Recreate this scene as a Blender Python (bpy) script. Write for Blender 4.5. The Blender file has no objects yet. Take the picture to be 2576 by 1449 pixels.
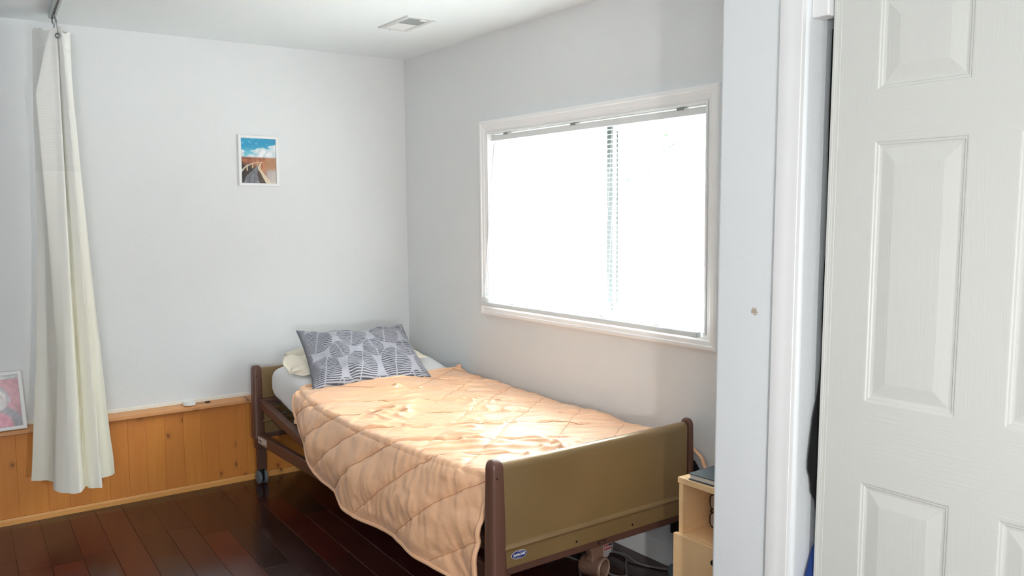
import bpy, bmesh, math, random
import numpy as np
from mathutils import Vector, Matrix, noise
random.seed(7); np.random.seed(7)
SC = bpy.context.scene
COL = SC.collection
PI = math.pi

def lin(r, g, b):
    f = lambda v: (v/255/12.92) if v/255 <= .04045 else ((v/255+.055)/1.055)**2.4
    return (f(r), f(g), f(b), 1.0)

# ------------------------------------------------------------------ camera
F_PX, W_PX = 2155.876, 2576.0
cam = bpy.data.cameras.new('camera'); camo = bpy.data.objects.new('camera', cam); COL.objects.link(camo)
cam.sensor_fit = 'HORIZONTAL'; cam.sensor_width = 36.0; cam.lens = F_PX/W_PX*36.0; cam.clip_start = .02
R_ = Vector((0.81503092, -0.57934233, -0.00933105)); U_ = Vector((0.05881203, 0.06669552, 0.99603858)); F_ = Vector((0.57642497, 0.81235102, -0.08843121))
CAM = Vector((-2.58010335, -4.76586172, 1.50349936))
camo.matrix_world = Matrix(((R_.x, U_.x, -F_.x, CAM.x), (R_.y, U_.y, -F_.y, CAM.y), (R_.z, U_.z, -F_.z, CAM.z), (0, 0, 0, 1)))
SC.camera = camo

# ------------------------------------------------------------------ world and lights
wd = bpy.data.worlds.new('overcast_sky'); SC.world = wd; wd.use_nodes = True
bg = wd.node_tree.nodes['Background']; bg.inputs[0].default_value = (.96, .98, 1.0, 1); bg.inputs[1].default_value = 2.6

def area(name, loc, target, sx, sy, power, col=(1, 1, 1), spread=PI):
    l = bpy.data.lights.new(name, 'AREA'); l.shape = 'RECTANGLE'; l.size = sx; l.size_y = sy; l.energy = power; l.color = col; l.spread = spread
    o = bpy.data.objects.new(name, l); COL.objects.link(o); o.location = loc
    o.rotation_euler = (Vector(target)-Vector(loc)).to_track_quat('-Z', 'Y').to_euler()
    return o
# uplight (light bounced off the ceiling), flash beside the camera, added fill light far behind it
area('ceiling_bounce_lamp', (-3.0, -5.2, 1.7), (-2.2, -3.2, 3.2), .5, .5, 31, (.97, .99, 1))
area('flash_lamp', (-2.02, -4.85, 1.0), (-1.2, 0, 1.1), .07, .07, 23, (1, .99, .98))
area('rear_fill_light', (-4.4, -9.3, 1.3), (-1.2, 0, 1.1), .9, .9, 52, (.98, .99, 1))
def hazy_sun(elev, azim, strength, ang):
    l = bpy.data.lights.new('hazy_sun', 'SUN'); l.energy = strength; l.angle = ang; l.color = (.96, .98, 1)
    o = bpy.data.objects.new('hazy_sun', l); COL.objects.link(o); o.location = (6, 0, 8)
    d = Vector((-math.cos(elev)*math.cos(azim), -math.cos(elev)*math.sin(azim), -math.sin(elev)))
    o.rotation_euler = d.to_track_quat('-Z', 'Y').to_euler()
hazy_sun(math.radians(50), math.radians(5), 96.0, math.radians(50))
pl = area('window_portal', (.16, -1.695, 1.465), (-2, -1.695, 1.465), 1.6, .95, 1)
pl.data.cycles.is_portal = True
SC.view_settings.view_transform = 'Standard'; SC.view_settings.look = 'None'
SC.view_settings.exposure = 0.0; SC.view_settings.gamma = 1.0; SC.view_settings.use_curve_mapping = False
SC.cycles.use_denoising = True
SC.cycles.max_bounces = 12; SC.cycles.diffuse_bounces = 6; SC.cycles.transparent_max_bounces = 16
SC.cycles.sample_clamp_indirect = 8.0

# ------------------------------------------------------------------ materials
class NT:
    def __init__(s, name):
        s.m = bpy.data.materials.new(name); s.m.use_nodes = True; s.t = s.m.node_tree; s.n = s.t.nodes
        s.b = s.n['Principled BSDF']; s.out = s.n['Material Output']
    def add(s, typ, **kw):
        x = s.n.new(typ)
        for k, v in kw.items():
            if k.startswith('i_'):
                key = k[2:]; key = int(key) if key.isdigit() else key.replace('_', ' ')
                if isinstance(v, bpy.types.NodeSocket): s.t.links.new(v, x.inputs[key])
                else: x.inputs[key].default_value = v
            else: setattr(x, k, v)
        return x
    def link(s, a, b): s.t.links.new(a, b)
    def math(s, op, a, b=0.0, c=0.0):
        return s.add('ShaderNodeMath', operation=op, i_0=a, i_1=b, i_2=c).outputs[0]
    def mix(s, fac, a, b, blend='MIX'):
        x = s.n.new('ShaderNodeMix'); x.data_type = 'RGBA'; x.blend_type = blend
        for sock, v in ((x.inputs[0], fac), (x.inputs[6], a), (x.inputs[7], b)):
            if isinstance(v, bpy.types.NodeSocket): s.t.links.new(v, sock)
            else: sock.default_value = v
        return x.outputs[2]
    def ramp(s, fac, stops):
        x = s.n.new('ShaderNodeValToRGB'); e = x.color_ramp.elements
        while len(e) < len(stops): e.new(.5)
        for el, (p, c) in zip(e, stops): el.position = p; el.color = c
        s.link(fac, x.inputs[0]); return x.outputs[0]
    def coord(s, scale=(1, 1, 1), kind='Object', rot=(0, 0, 0)):
        tc = s.add('ShaderNodeTexCoord')
        mp = s.add('ShaderNodeMapping', i_Vector=tc.outputs[kind]); mp.inputs['Scale'].default_value = scale; mp.inputs['Rotation'].default_value = rot
        return mp.outputs[0]
    def noise(s, vec, scale=5, detail=4, rough=.55, dist=0):
        x = s.add('ShaderNodeTexNoise', i_Vector=vec); x.inputs['Scale'].default_value = scale; x.inputs['Detail'].default_value = detail
        x.inputs['Roughness'].default_value = rough; x.inputs['Distortion'].default_value = dist
        return x.outputs[0]
    def bump(s, h, strength=.2, dist=.01):
        x = s.add('ShaderNodeBump', i_Height=h); x.inputs['Strength'].default_value = strength; x.inputs['Distance'].default_value = dist
        s.link(x.outputs[0], s.b.inputs['Normal'])
    def base(s, v):
        if isinstance(v, bpy.types.NodeSocket): s.link(v, s.b.inputs['Base Color'])
        else: s.b.inputs['Base Color'].default_value = v
    def set(s, **kw):
        for k, v in kw.items(): s.b.inputs[k.replace('_', ' ')].default_value = v

def M(name, col, rough=.5, metal=0, bump=None, var=0, sheen=0, coat=0):
    t = NT(name); c = lin(*col)
    if var:
        n = t.noise(t.coord(), 6, 3)
        t.base(t.mix(t.math('MULTIPLY', n, var), c, (c[0]*.6, c[1]*.6, c[2]*.6, 1)))
    else: t.base(c)
    t.set(Roughness=rough, Metallic=metal, Sheen_Weight=sheen, Coat_Weight=coat, Coat_Roughness=.09)
    if bump: t.bump(t.noise(t.coord(), bump[0], 3), bump[1], bump[2] if len(bump) > 2 else .004)
    return t.m

def wall_mat(name, col, stain=None, bs=.22):
    t = NT(name); v = t.coord()
    c = lin(*col); n = t.noise(v, 1.3, 2)
    base = t.mix(t.math('MULTIPLY', n, .10), c, (c[0]*.86, c[1]*.86, c[2]*.87, 1))
    if stain:
        d = t.add('ShaderNodeVectorMath', operation='DISTANCE', i_0=v, i_1=stain).outputs['Value']
        dn = t.math('ADD', d, t.math('MULTIPLY', t.math('SUBTRACT', t.noise(v, 130, 2), .5), .035))
        msk = t.math('LESS_THAN', dn, .0095)
        base = t.mix(t.math('MULTIPLY', msk, .7), base, lin(150, 120, 70))
    t.base(base); t.set(Roughness=.55)
    h = t.math('ADD', t.noise(v, 150, 2), t.math('MULTIPLY', t.noise(v, 55, 2), 1.2))
    t.bump(h, bs, .0035); return t.m

WALL = wall_mat('wall_paint', (228, 230, 231))
WALLC = wall_mat('closet_wall_paint', (228, 231, 232), stain=(-.75, -3.297, 1.235), bs=.2)
CEIL = M('ceiling_paint', (244, 250, 253), .8, bump=(90, .12))
TRIMW = M('white_trim_paint', (247, 247, 247), .38, bump=(18, .02, .002))
TRIMC = M('casing_paint', (232, 232, 231), .4, bump=(18, .02, .002))
WHITE_PL = M('white_plastic', (238, 238, 237), .35)
WINVINYL = M('window_vinyl', (205, 208, 207), .45)
STILEG = M('stile_backlit_tone', (74, 80, 80), .5)  # vinyl stile with its backlit shade put into the colour
STRIPW = M('unpainted_strip', (236, 234, 224), .7, bump=(40, .1))

def pine(name, a, b, grain=(14, 14, .8), horiz=False):
    t = NT(name)
    info = t.add('ShaderNodeObjectInfo')
    off = t.add('ShaderNodeVectorMath', operation='SCALE', i_0=(13.0, 7.0, 5.0)); t.link(info.outputs['Random'], off.inputs['Scale'])
    tc = t.add('ShaderNodeTexCoord'); addv = t.add('ShaderNodeVectorMath', operation='ADD', i_0=tc.outputs['Object'], i_1=off.outputs[0])
    mp = t.add('ShaderNodeMapping', i_Vector=addv.outputs[0]); mp.inputs['Scale'].default_value = grain
    # knots: sparse cells across the face of the board
    sx = t.add('ShaderNodeSeparateXYZ', i_0=addv.outputs[0]); flat = t.add('ShaderNodeCombineXYZ', i_0=sx.outputs[0], i_1=t.math('MULTIPLY', sx.outputs[2], .8))
    wv = t.add('ShaderNodeTexNoise', i_Vector=flat.outputs[0]); wv.inputs['Scale'].default_value = 22; wv.inputs['Detail'].default_value = 1
    fw_ = t.add('ShaderNodeVectorMath', operation='SCALE', i_0=wv.outputs['Color']); fw_.inputs['Scale'].default_value = .018
    fl_ = t.add('ShaderNodeVectorMath', operation='ADD', i_0=flat.outputs[0], i_1=fw_.outputs[0])
    vo = t.add('ShaderNodeTexVoronoi', voronoi_dimensions='2D', i_Vector=fl_.outputs[0]); vo.inputs['Scale'].default_value = 7.5
    kd = vo.outputs['Distance']
    pick = t.math('GREATER_THAN', t.add('ShaderNodeSeparateColor', i_0=vo.outputs['Color']).outputs[0], .55)
    core = t.math('MULTIPLY', t.math('LESS_THAN', kd, .055), pick)
    halo = t.math('MULTIPLY', t.math('SUBTRACT', 1.0, t.math('MINIMUM', t.math('MULTIPLY', kd, 5.0), 1.0)), pick)
    knot = t.math('ADD', t.math('MULTIPLY', core, .55), t.math('MULTIPLY', halo, .45))
    warp = t.add('ShaderNodeCombineXYZ', i_0=t.math('MULTIPLY', halo, .05)); wadd = t.add('ShaderNodeVectorMath', operation='ADD', i_0=addv.outputs[0], i_1=warp.outputs[0]); t.link(wadd.outputs[0], mp.inputs['Vector'])
    g = t.noise(mp.outputs[0], 3.2, 6, .62, .6)
    fine = t.noise(mp.outputs[0], 14, 3, .6)
    g2 = t.math('ADD', t.math('MULTIPLY', g, .7), t.math('MULTIPLY', fine, .3))
    tone = t.mix(g2, lin(*a), lin(*b))
    tone = t.mix(t.math('MULTIPLY', info.outputs['Random'], .75), tone, t.mix(.5, lin(190, 108, 56), tone))
    tone = t.mix(t.math('MULTIPLY', knot, .75), tone, lin(96, 46, 20))
    t.base(tone); t.set(Roughness=.42, Coat_Weight=.15, Coat_Roughness=.3); t.bump(g2, .05, .002)
    return t.m
PINE = pine('pine_board', (204, 120, 44), (230, 160, 78))
PINECAP = pine('pine_cap', (216, 156, 96), (236, 190, 136), (.8, 14, 14))
PINETRIM = pine('pine_trim', (222, 150, 72), (242, 188, 112), (.8, 14, 14))

def floor_mat():
    t = NT('dark_laminate'); info = t.add('ShaderNodeObjectInfo')
    off = t.add('ShaderNodeVectorMath', operation='SCALE', i_0=(11.0, 17.0, 3.0)); t.link(info.outputs['Random'], off.inputs['Scale'])
    tc = t.add('ShaderNodeTexCoord'); av = t.add('ShaderNodeVectorMath', operation='ADD', i_0=tc.outputs['Object'], i_1=off.outputs[0])
    mp = t.add('ShaderNodeMapping', i_Vector=av.outputs[0]); mp.inputs['Scale'].default_value = (40, 1.1, 5)
    g = t.noise(mp.outputs[0], 2.2, 5, .6, .1)
    a = t.ramp(info.outputs['Random'], [(0, lin(44, 30, 28)), (.35, lin(62, 28, 24)), (.7, lin(90, 30, 24)), (1, lin(52, 40, 37))])
    t.base(t.mix(g, t.mix(.35, a, lin(26, 14, 14)), a))
    sm = t.noise(t.coord((1, 1, 1)), 2.5, 3)
    rr = t.add('ShaderNodeMapRange', i_Value=sm); rr.inputs[1].default_value = .3; rr.inputs[2].default_value = .75; rr.inputs[3].default_value = .13; rr.inputs[4].default_value = .26
    t.link(rr.outputs[0], t.b.inputs['Roughness']); t.set(Specular_IOR_Level=.5)
    t.bump(g, .05, .002); return t.m
FLOORM = floor_mat()
SUBFLOOR = M('floor_gap', (22, 13, 12), .6)

BEDMETAL = M('olive_bed_panel', (138, 112, 74), .34, .25, bump=(300, .03, .001), coat=.6)
BROWN = M('brown_bed_post', (104, 72, 60), .36, .1, bump=(200, .04, .001))
BROWNST = M('brown_steel', (98, 68, 56), .42, .2, bump=(90, .04, .001))
TANPL = M('tan_gearbox', (112, 84, 70), .5, bump=(60, .08, .001))
DARKST = M('dark_steel', (36, 33, 32), .4, .6)
STEEL = M('grey_steel', (150, 152, 152), .3, .9)
RUBBER = M('grey_rubber', (108, 116, 124), .6)
BLACKPL = M('black_plastic', (12, 12, 13), .35)
BLACKCL = M('black_cloth', (3, 3, 4), .95, bump=(60, .2))
BLUECL = M('blue_cloth', (18, 54, 122), .8, bump=(40, .3))
SHEET = M('white_sheet', (243, 244, 246), .8, bump=(500, .08, .001), sheen=.1)
CREAM = M('cream_cotton', (247, 238, 220), .85, bump=(420, .08, .001), sheen=.1)
CURT = None
LOGOB = M('logo_blue', (34, 42, 110), .35)
LOGOW = M('logo_white', (225, 226, 228), .4)
LABELW = M('label_paper', (214, 206, 204), .5)
LABELK = M('label_dark', (42, 38, 38), .5)
LABELR = M('label_red', (168, 62, 66), .5)
INK = M('label_ink', (120, 105, 108), .6)
NBCOVER = M('notebook_cover', (52, 66, 76), .42, bump=(260, .12, .001))
PAGES = M('notebook_pages', (226, 216, 204), .7)
CORDM = M('grey_cord', (120, 118, 114), .5)
FRAMEW = M('white_frame', (240, 240, 240), .4)
LENSM = M('eyeglass_lens', (186, 168, 152), .1)

def birch():
    t = NT('birch_laminate'); v = t.coord((3, 2.2, 24)); g = t.noise(v, 2.4, 5, .6, .3)
    t.base(t.mix(g, lin(242, 196, 142), lin(250, 214, 164))); t.set(Roughness=.45); t.bump(g, .02, .001); return t.m
BIRCH = birch()

def curtain_mats():
    res = []
    for nm, mesh in (('curtain_cloth', False), ('curtain_mesh', True)):
        t = NT(nm); v = t.coord(); n = t.noise(t.coord((3, 3, .35)), 3, 3)
        a, b = lin(250, 250, 247), lin(244, 240, 214)
        zz = t.add('ShaderNodeSeparateXYZ', i_0=v).outputs[2]
        low = t.add('ShaderNodeMapRange', i_Value=zz); low.inputs[1].default_value = 1.9; low.inputs[2].default_value = .6
        t.base(t.mix(t.math('MULTIPLY', t.math('MULTIPLY', n, low.outputs[0]), 1.0), a, b)); t.set(Roughness=.8)
        t.bump(t.noise(v, 260, 2), .12, .001)
        tr = t.add('ShaderNodeBsdfTranslucent'); tr.inputs[0].default_value = lin(240, 238, 224)
        mx = t.add('ShaderNodeMixShader', i_0=.08); t.link(t.b.outputs[0], mx.inputs[1]); t.link(tr.outputs[0], mx.inputs[2])
        last = mx.outputs[0]
        if mesh:
            uv = t.add('ShaderNodeUVMap').outputs[0]; sp = t.add('ShaderNodeSeparateXYZ', i_0=uv)
            fu = t.math('FRACT', t.math('MULTIPLY', sp.outputs[0], 125.0)); fv = t.math('FRACT', t.math('MULTIPLY', sp.outputs[1], 200.0))
            hole = t.math('MULTIPLY', t.math('GREATER_THAN', fu, .40), t.math('GREATER_THAN', fv, .55))
            tp = t.add('ShaderNodeBsdfTransparent')
            m2 = t.add('ShaderNodeMixShader', i_0=t.math('MULTIPLY', hole, .22)); t.link(last, m2.inputs[1]); t.link(tp.outputs[0], m2.inputs[2]); last = m2.outputs[0]
        t.link(last, t.out.inputs[0]); res.append(t.m)
    return res
CURT, CURTMESH = curtain_mats()

def quilt_mat():
    t = NT('peach_quilt'); v = t.coord(); c = lin(240, 188, 145)
    n = t.noise(v, 3, 2)
    t.base(t.mix(t.math('MULTIPLY', n, .25), c, lin(236, 179, 134)))
    t.set(Roughness=.44, Sheen_Weight=.22, Sheen_Roughness=.35, Specular_IOR_Level=1.0, Coat_Weight=.45, Coat_Roughness=.42)
    h = t.math('ADD', t.noise(v, 42, 3, .55, .6), t.math('MULTIPLY', t.noise(v, 800, 2), .04))
    t.bump(h, .35, .004); return t.m
QUILTM = quilt_mat()
STITCH = M('thread_crease_shade', (192, 136, 96), .7)  # seam thread, darkened so its colour also carries the crease shading

def pillow_pattern():
    t = NT('grey_striped_print'); uv = t.add('ShaderNodeUVMap').outputs[0]
    nz = t.add('ShaderNodeTexNoise', i_Vector=uv); nz.inputs['Scale'].default_value = 7; nz.inputs['Detail'].default_value = 2
    wob = t.add('ShaderNodeVectorMath', operation='SCALE', i_0=t.add('ShaderNodeVectorMath', operation='SUBTRACT', i_0=nz.outputs['Color'], i_1=(.5, .5, .5)).outputs[0]); wob.inputs['Scale'].default_value = .028
    p = t.add('ShaderNodeVectorMath', operation='ADD', i_0=uv, i_1=wob.outputs[0]).outputs[0]
    sp = t.add('ShaderNodeSeparateXYZ', i_0=p); u, v = sp.outputs[0], sp.outputs[1]
    S = 5.0   # cells per metre
    def circ(ou, ov):
        a = t.math('SUBTRACT', t.math('FRACT', t.math('ADD', t.math('MULTIPLY', u, S), ou)), .5)
        b = t.math('SUBTRACT', t.math('FRACT', t.math('ADD', t.math('MULTIPLY', v, S*.8), ov)), .5)
        return a, b, t.math('SQRT', t.math('ADD', t.math('MULTIPLY', a, a), t.math('MULTIPLY', b, b)))
    a1, b1, d1 = circ(.1, .15); a2, b2, d2 = circ(.6, .65)
    m1 = t.math('LESS_THAN', d1, .415); m2 = t.math('LESS_THAN', d2, .285)
    # a narrow plain seam splits each leaf
    cut1 = t.math('GREATER_THAN', t.math('ABSOLUTE', t.math('SUBTRACT', a1, t.math('MULTIPLY', b1, .35))), .018)
    cut2 = t.math('GREATER_THAN', t.math('ABSOLUTE', t.math('ADD', a2, t.math('MULTIPLY', b2, .3))), .018)
    msk = t.math('MAXIMUM', t.math('MULTIPLY', m1, cut1), t.math('MULTIPLY', t.math('MULTIPLY', m2, cut2), t.math('SUBTRACT', 1.0, t.math('MULTIPLY', m1, .0))))
    st = t.math('SINE', t.math('ADD', t.math('MULTIPLY', v, 600.0), t.math('MULTIPLY', u, 14.0)))
    stripe = t.math('GREATER_THAN', t.math('ADD', st, t.math('MULTIPLY', t.math('SUBTRACT', nz.outputs[0], .5), .9)), .12)
    fac = t.math('MULTIPLY', stripe, msk)
    t.base(t.mix(fac, lin(162, 162, 172), lin(64, 65, 74))); t.set(Roughness=.6, Sheen_Weight=.15)
    t.bump(t.noise(t.coord(), 36, 3), .25, .004); return t.m
PILLOWM = pillow_pattern()
PILLOWSIDE = M('grey_pillow_edge', (112, 112, 122), .7)

def door_mat(name, scale):
    t = NT(name); v = t.coord(scale); g = t.noise(v, 1.0, 4, .6, .4)
    t.base(lin(209, 209, 203)); t.set(Roughness=.45); t.bump(g, .30, .0022); return t.m
DOORV = door_mat('door_vertical_grain', (1, 170, 7)); DOORH = door_mat('door_horizontal_grain', (1, 7, 190))

def glass_mat():
    t = NT('window_glass'); tp = t.add('ShaderNodeBsdfTransparent'); tp.inputs[0].default_value = (.96, .98, .97, 1)
    gl = t.add('ShaderNodeBsdfGlossy'); gl.inputs['Roughness'].default_value = .01
    mx = t.add('ShaderNodeMixShader', i_0=.06); t.link(tp.outputs[0], mx.inputs[1]); t.link(gl.outputs[0], mx.inputs[2]); t.link(mx.outputs[0], t.out.inputs[0]); return t.m
GLASS = glass_mat()
def slat_mat():
    t = NT('blind_slat'); t.base(lin(245, 246, 245)); t.set(Roughness=.4)
    tr = t.add('ShaderNodeBsdfTranslucent'); tr.inputs[0].default_value = lin(245, 246, 245)
    mx = t.add('ShaderNodeMixShader', i_0=.62); t.link(t.b.outputs[0], mx.inputs[1]); t.link(tr.outputs[0], mx.inputs[2]); t.link(mx.outputs[0], t.out.inputs[0]); return t.m
SLAT = slat_mat()
RAILM = M('blind_rail', (226, 229, 230), .4)
VENTM = M('vent_enamel', (214, 218, 218), .4); VENTD = M('vent_dark', (96, 96, 98), .6)
def paint_mat():
    t = NT('printed_photo'); a = t.add('ShaderNodeVertexColor'); a.layer_name = 'Col'; t.base(a.outputs[0]); t.set(Roughness=.25, Coat_Weight=.3); return t.m
PRINT = paint_mat()

# ------------------------------------------------------------------ geometry helpers
ORG = {}
def link(o, parent=None):
    COL.objects.link(o)
    if parent is not None: o.parent = parent
    return o
def tag(o, label=None, cat=None, group=None, kind=None):
    for k, v in (('label', label), ('category', cat), ('group', group), ('kind', kind)):
        if v: o[k] = v
    return o
def thing(name, loc, label, cat, group=None, rz=0):
    o = bpy.data.objects.new(name, None); o.empty_display_size = .05; link(o); o.location = loc; o.rotation_euler.z = rz
    ORG[o.name] = Vector(loc); return tag(o, label, cat, group)

class MB:
    def __init__(s): s.v = []; s.f = []; s.uv = None
    def add(s, v, f):
        n = len(s.v); s.v += [tuple(p) for p in v]; s.f += [tuple(i+n for i in q) for q in f]; return s
    def box(s, lo, hi, rot=None):
        x0, y0, z0 = lo; x1, y1, z1 = hi
        v = [(x0, y0, z0), (x1, y0, z0), (x1, y1, z0), (x0, y1, z0), (x0, y0, z1), (x1, y0, z1), (x1, y1, z1), (x0, y1, z1)]
        if rot is not None:
            c = Vector(((x0+x1)/2, (y0+y1)/2, (z0+z1)/2)); v = [tuple(c+rot @ (Vector(p)-c)) for p in v]
        return s.add(v, [(0, 3, 2, 1), (4, 5, 6, 7), (0, 1, 5, 4), (1, 2, 6, 5), (2, 3, 7, 6), (3, 0, 4, 7)])
    def prism(s, prof, axis, a, b):
        """closed profile (list of 2D points) extruded along an axis from a to b"""
        n = len(prof)
        mk = {'x': lambda p, t: (t, p[0], p[1]), 'y': lambda p, t: (p[0], t, p[1]), 'z': lambda p, t: (p[0], p[1], t)}[axis]
        v = [mk(p, a) for p in prof]+[mk(p, b) for p in prof]
        f = [(i, (i+1) % n, n+(i+1) % n, n+i) for i in range(n)]+[tuple(range(n-1, -1, -1)), tuple(range(n, 2*n))]
        return s.add(v, f)
    def tube(s, pts, r, seg=8, caps=True, closed=False):
        P = [Vector(p) for p in pts]; n = len(P); V = []; F = []
        rr = r if isinstance(r, (list, tuple)) else [r]*n
        prev = None
        for i in range(n):
            if closed: d = P[(i+1) % n]-P[i-1]
            else: d = P[min(i+1, n-1)]-P[max(i-1, 0)]
            d.normalize()
            if prev is None: a = d.orthogonal().normalized()
            else: a = (prev-d*prev.dot(d)); a = a.normalized() if a.length > 1e-6 else d.orthogonal().normalized()
            prev = a; b = d.cross(a)
            for k in range(seg):
                t = 2*PI*k/seg; V.append(tuple(P[i]+(a*math.cos(t)+b*math.sin(t))*rr[i]))
        m = n if closed else n-1
        for i in range(m):
            j = (i+1) % n
            for k in range(seg): F.append((i*seg+k, i*seg+(k+1) % seg, j*seg+(k+1) % seg, j*seg+k))
        if caps and not closed: F += [tuple(range(seg-1, -1, -1)), tuple(range((n-1)*seg, n*seg))]
        return s.add(V, F)
    def cyl(s, a, b, r, seg=20): return s.tube([a, b], r, seg)
    def ring(s, c, axis, R, r, seg=20, s2=8):
        ax = Vector(axis).normalized(); u = ax.orthogonal().normalized(); w = ax.cross(u)
        return s.tube([Vector(c)+(u*math.cos(2*PI*i/seg)+w*math.sin(2*PI*i/seg))*R for i in range(seg)], r, s2, closed=True)
    def disc_ring(s, c, axis, prof, seg=24):
        """lathe: prof = [(radius, along axis)]"""
        ax = Vector(axis).normalized(); u = ax.orthogonal().normalized(); w = ax.cross(u); c = Vector(c)
        V = []; F = []; n = len(prof)
        for i in range(seg):
            d = u*math.cos(2*PI*i/seg)+w*math.sin(2*PI*i/seg)
            for r, h in prof: V.append(tuple(c+d*r+ax*h))
        for i in range(seg):
            j = (i+1) % seg
            for k in range(n-1): F.append((i*n+k, j*n+k, j*n+k+1, i*n+k+1))
        return s.add(V, F)
    def grid(s, P, wrap=False):
        """P: array (ny, nx, 3)"""
        ny, nx = P.shape[:2]
        F = [(j*nx+i, j*nx+i+1, (j+1)*nx+i+1, (j+1)*nx+i) for j in range(ny-1) for i in range(nx-1)]
        if wrap: F += [(j*nx+nx-1, j*nx, (j+1)*nx, (j+1)*nx+nx-1) for j in range(ny-1)]
        return s.add(P.reshape(-1, 3).tolist(), F)
    def build(s, name, mat, parent=None, smooth=False, bevel=0, seg=2, angle=None, kind=None, label=None):
        org = Vector((0, 0, 0))
        if parent is not None: org = ORG[parent.name]
        me = bpy.data.meshes.new(name)
        me.from_pydata([tuple(Vector(p)-org) for p in s.v], [], s.f)
        me.update()
        bm = bmesh.new(); bm.from_mesh(me); bmesh.ops.recalc_face_normals(bm, faces=bm.faces); bm.to_mesh(me); bm.free()
        if s.uv is not None:
            l = me.uv_layers.new(name='UVMap')
            for lp in me.loops: l.data[lp.index].uv = s.uv[lp.vertex_index]
        me.materials.append(mat)
        o = bpy.data.objects.new(name, me); link(o, parent); ORG[o.name] = org
        if smooth or bevel or angle:
            me.polygons.foreach_set('use_smooth', [True]*len(me.polygons)); me.set_sharp_from_angle(angle=angle or math.radians(40))
        if bevel:
            b = o.modifiers.new('bevel', 'BEVEL'); b.width = bevel; b.segments = seg; b.limit_method = 'ANGLE'; b.angle_limit = math.radians(35); b.harden_normals = False
        if kind: o['kind'] = kind
        if label: o['label'] = label
        return o
def lean(o, k, zr=2.0):
    """the closet front and its door stand slightly out of plumb"""
    oz = ORG[o.name].z
    for v in o.data.vertices: v.co.y += k*(zr-(v.co.z+oz))
    o.data.update()
def copy_obj(o, parent, loc):
    c = o.copy(); COL.objects.link(c); c.parent = parent; c.location = loc; ORG[c.name] = ORG[o.name]; return c
def struct(name, mb, mat, parent=None, **k):
    return mb.build(name, mat, parent, kind='structure', **k)
def crom(P, n):
    """Catmull-Rom through points P (k,d), n samples uniform in arc length"""
    P = np.asarray(P, float); Q = np.vstack([2*P[0]-P[1], P, 2*P[-1]-P[-2]]); out = []
    for i in range(len(P)-1):
        a, b, c, d = Q[i:i+4]
        for t in np.linspace(0, 1, 24, endpoint=False):
            out.append(.5*((2*b)+(-a+c)*t+(2*a-5*b+4*c-d)*t*t+(-a+3*b-3*c+d)*t**3))
    out.append(P[-1]); out = np.array(out)
    L = np.r_[0, np.cumsum(np.linalg.norm(np.diff(out, axis=0), axis=1))]
    s = np.linspace(0, L[-1], n)
    return np.stack([np.interp(s, L, out[:, k]) for k in range(out.shape[1])], 1)
def fbm(x, y, z=0.0, o=3):
    return noise.fractal(Vector((x, y, z)), 1.0, 2.0, o)

# ------------------------------------------------------------------ room shell
H = 2.44
XL, YR = -5.0, -10.6
WX, CX = -.75, -3.172           # closet wall face, closet corner
JY, OY = -3.443, -5.35          # closet opening from JY to OY
oy0, oy1, oz0, oz1 = -.925, -2.465, 1.012, 1.925   # window opening

fl = struct('floor', MB().box((XL-.1, YR-.1, -.1), (.12, .12, -.012)), SUBFLOOR)
th = math.radians(2.4); nx_, ny_ = Vector((math.cos(th), -math.sin(th), 0)), Vector((math.sin(th), math.cos(th), 0))
pw = .1247
rng = random.Random(3)
cache = {}
rows = [(-1.233+(k*pw)) for k in range(-20, 12)]
for r0 in rows:
    t = .12; first = True
    while t > -4.3:
        ln = rng.choice([.62, .78, .9, 1.05, 1.2]) if not first else rng.choice([.25, .4, .6, .75, .9, 1.05]); first = False; a, b = t-ln, t; t = a
        c = nx_*(r0+pw/2)+ny_*((a+b)/2)
        if b < -4.2 or c.x < -3.75 or c.x > .35: continue
        key = round(ln, 2)
        # clip against the walls
        pts = [nx_*(r0+.0004+dx*(pw-.0008))+ny_*(a+.0004+dy*(ln-.0008)) for dx, dy in ((0, 0), (1, 0), (1, 1), (0, 1))]
        if max(p.y for p in pts) > -.004 or max(p.x for p in pts) > -.004 or (max(p.x for p in pts) > WX and min(p.y for p in pts) < CX+.02):
            bm = bmesh.new()
            vs = [bm.verts.new((p.x, p.y, -.012)) for p in pts]; f = bm.faces.new(vs)
            for co, no in (((0, -.004, 0), (0, 1, 0)), ((-.004, 0, 0), (1, 0, 0))):
                bmesh.ops.bisect_plane(bm, geom=bm.verts[:]+bm.edges[:]+bm.faces[:], plane_co=co, plane_no=no, clear_outer=True)
            if not bm.faces: bm.free(); continue
            poly = [v.co.copy() for v in bm.faces[0].verts] if hasattr(bm.faces, 'ensure_lookup_table') and not bm.faces.ensure_lookup_table() else []
            bm.free()
            if len(poly) < 3: continue
            o = MB().prism([(p.x, p.y) for p in poly], 'z', -.012, 0).build('plank', FLOORM, fl)
            continue
        if key not in cache:
            hx, hy = pw/2-.0004, ln/2-.0004
            v = [];
            for (zz, ins) in ((-.012, 0), (-.0012, 0), (0, .0012)):
                for sx, sy in ((-1, -1), (1, -1), (1, 1), (-1, 1)): v.append((sx*(hx-ins), sy*(hy-ins), zz))
            f = [(8, 9, 10, 11)]+[(k+i, k+(i+1) % 4, k+4+(i+1) % 4, k+4+i) for k in (0, 4) for i in range(4)]
            me = bpy.data.meshes.new('plank'); me.from_pydata(v, [], f); me.update(); me.materials.append(FLOORM); cache[key] = me
        o = bpy.data.objects.new('plank', cache[key]); link(o, fl); o.location = c; o.rotation_euler.z = -th

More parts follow.
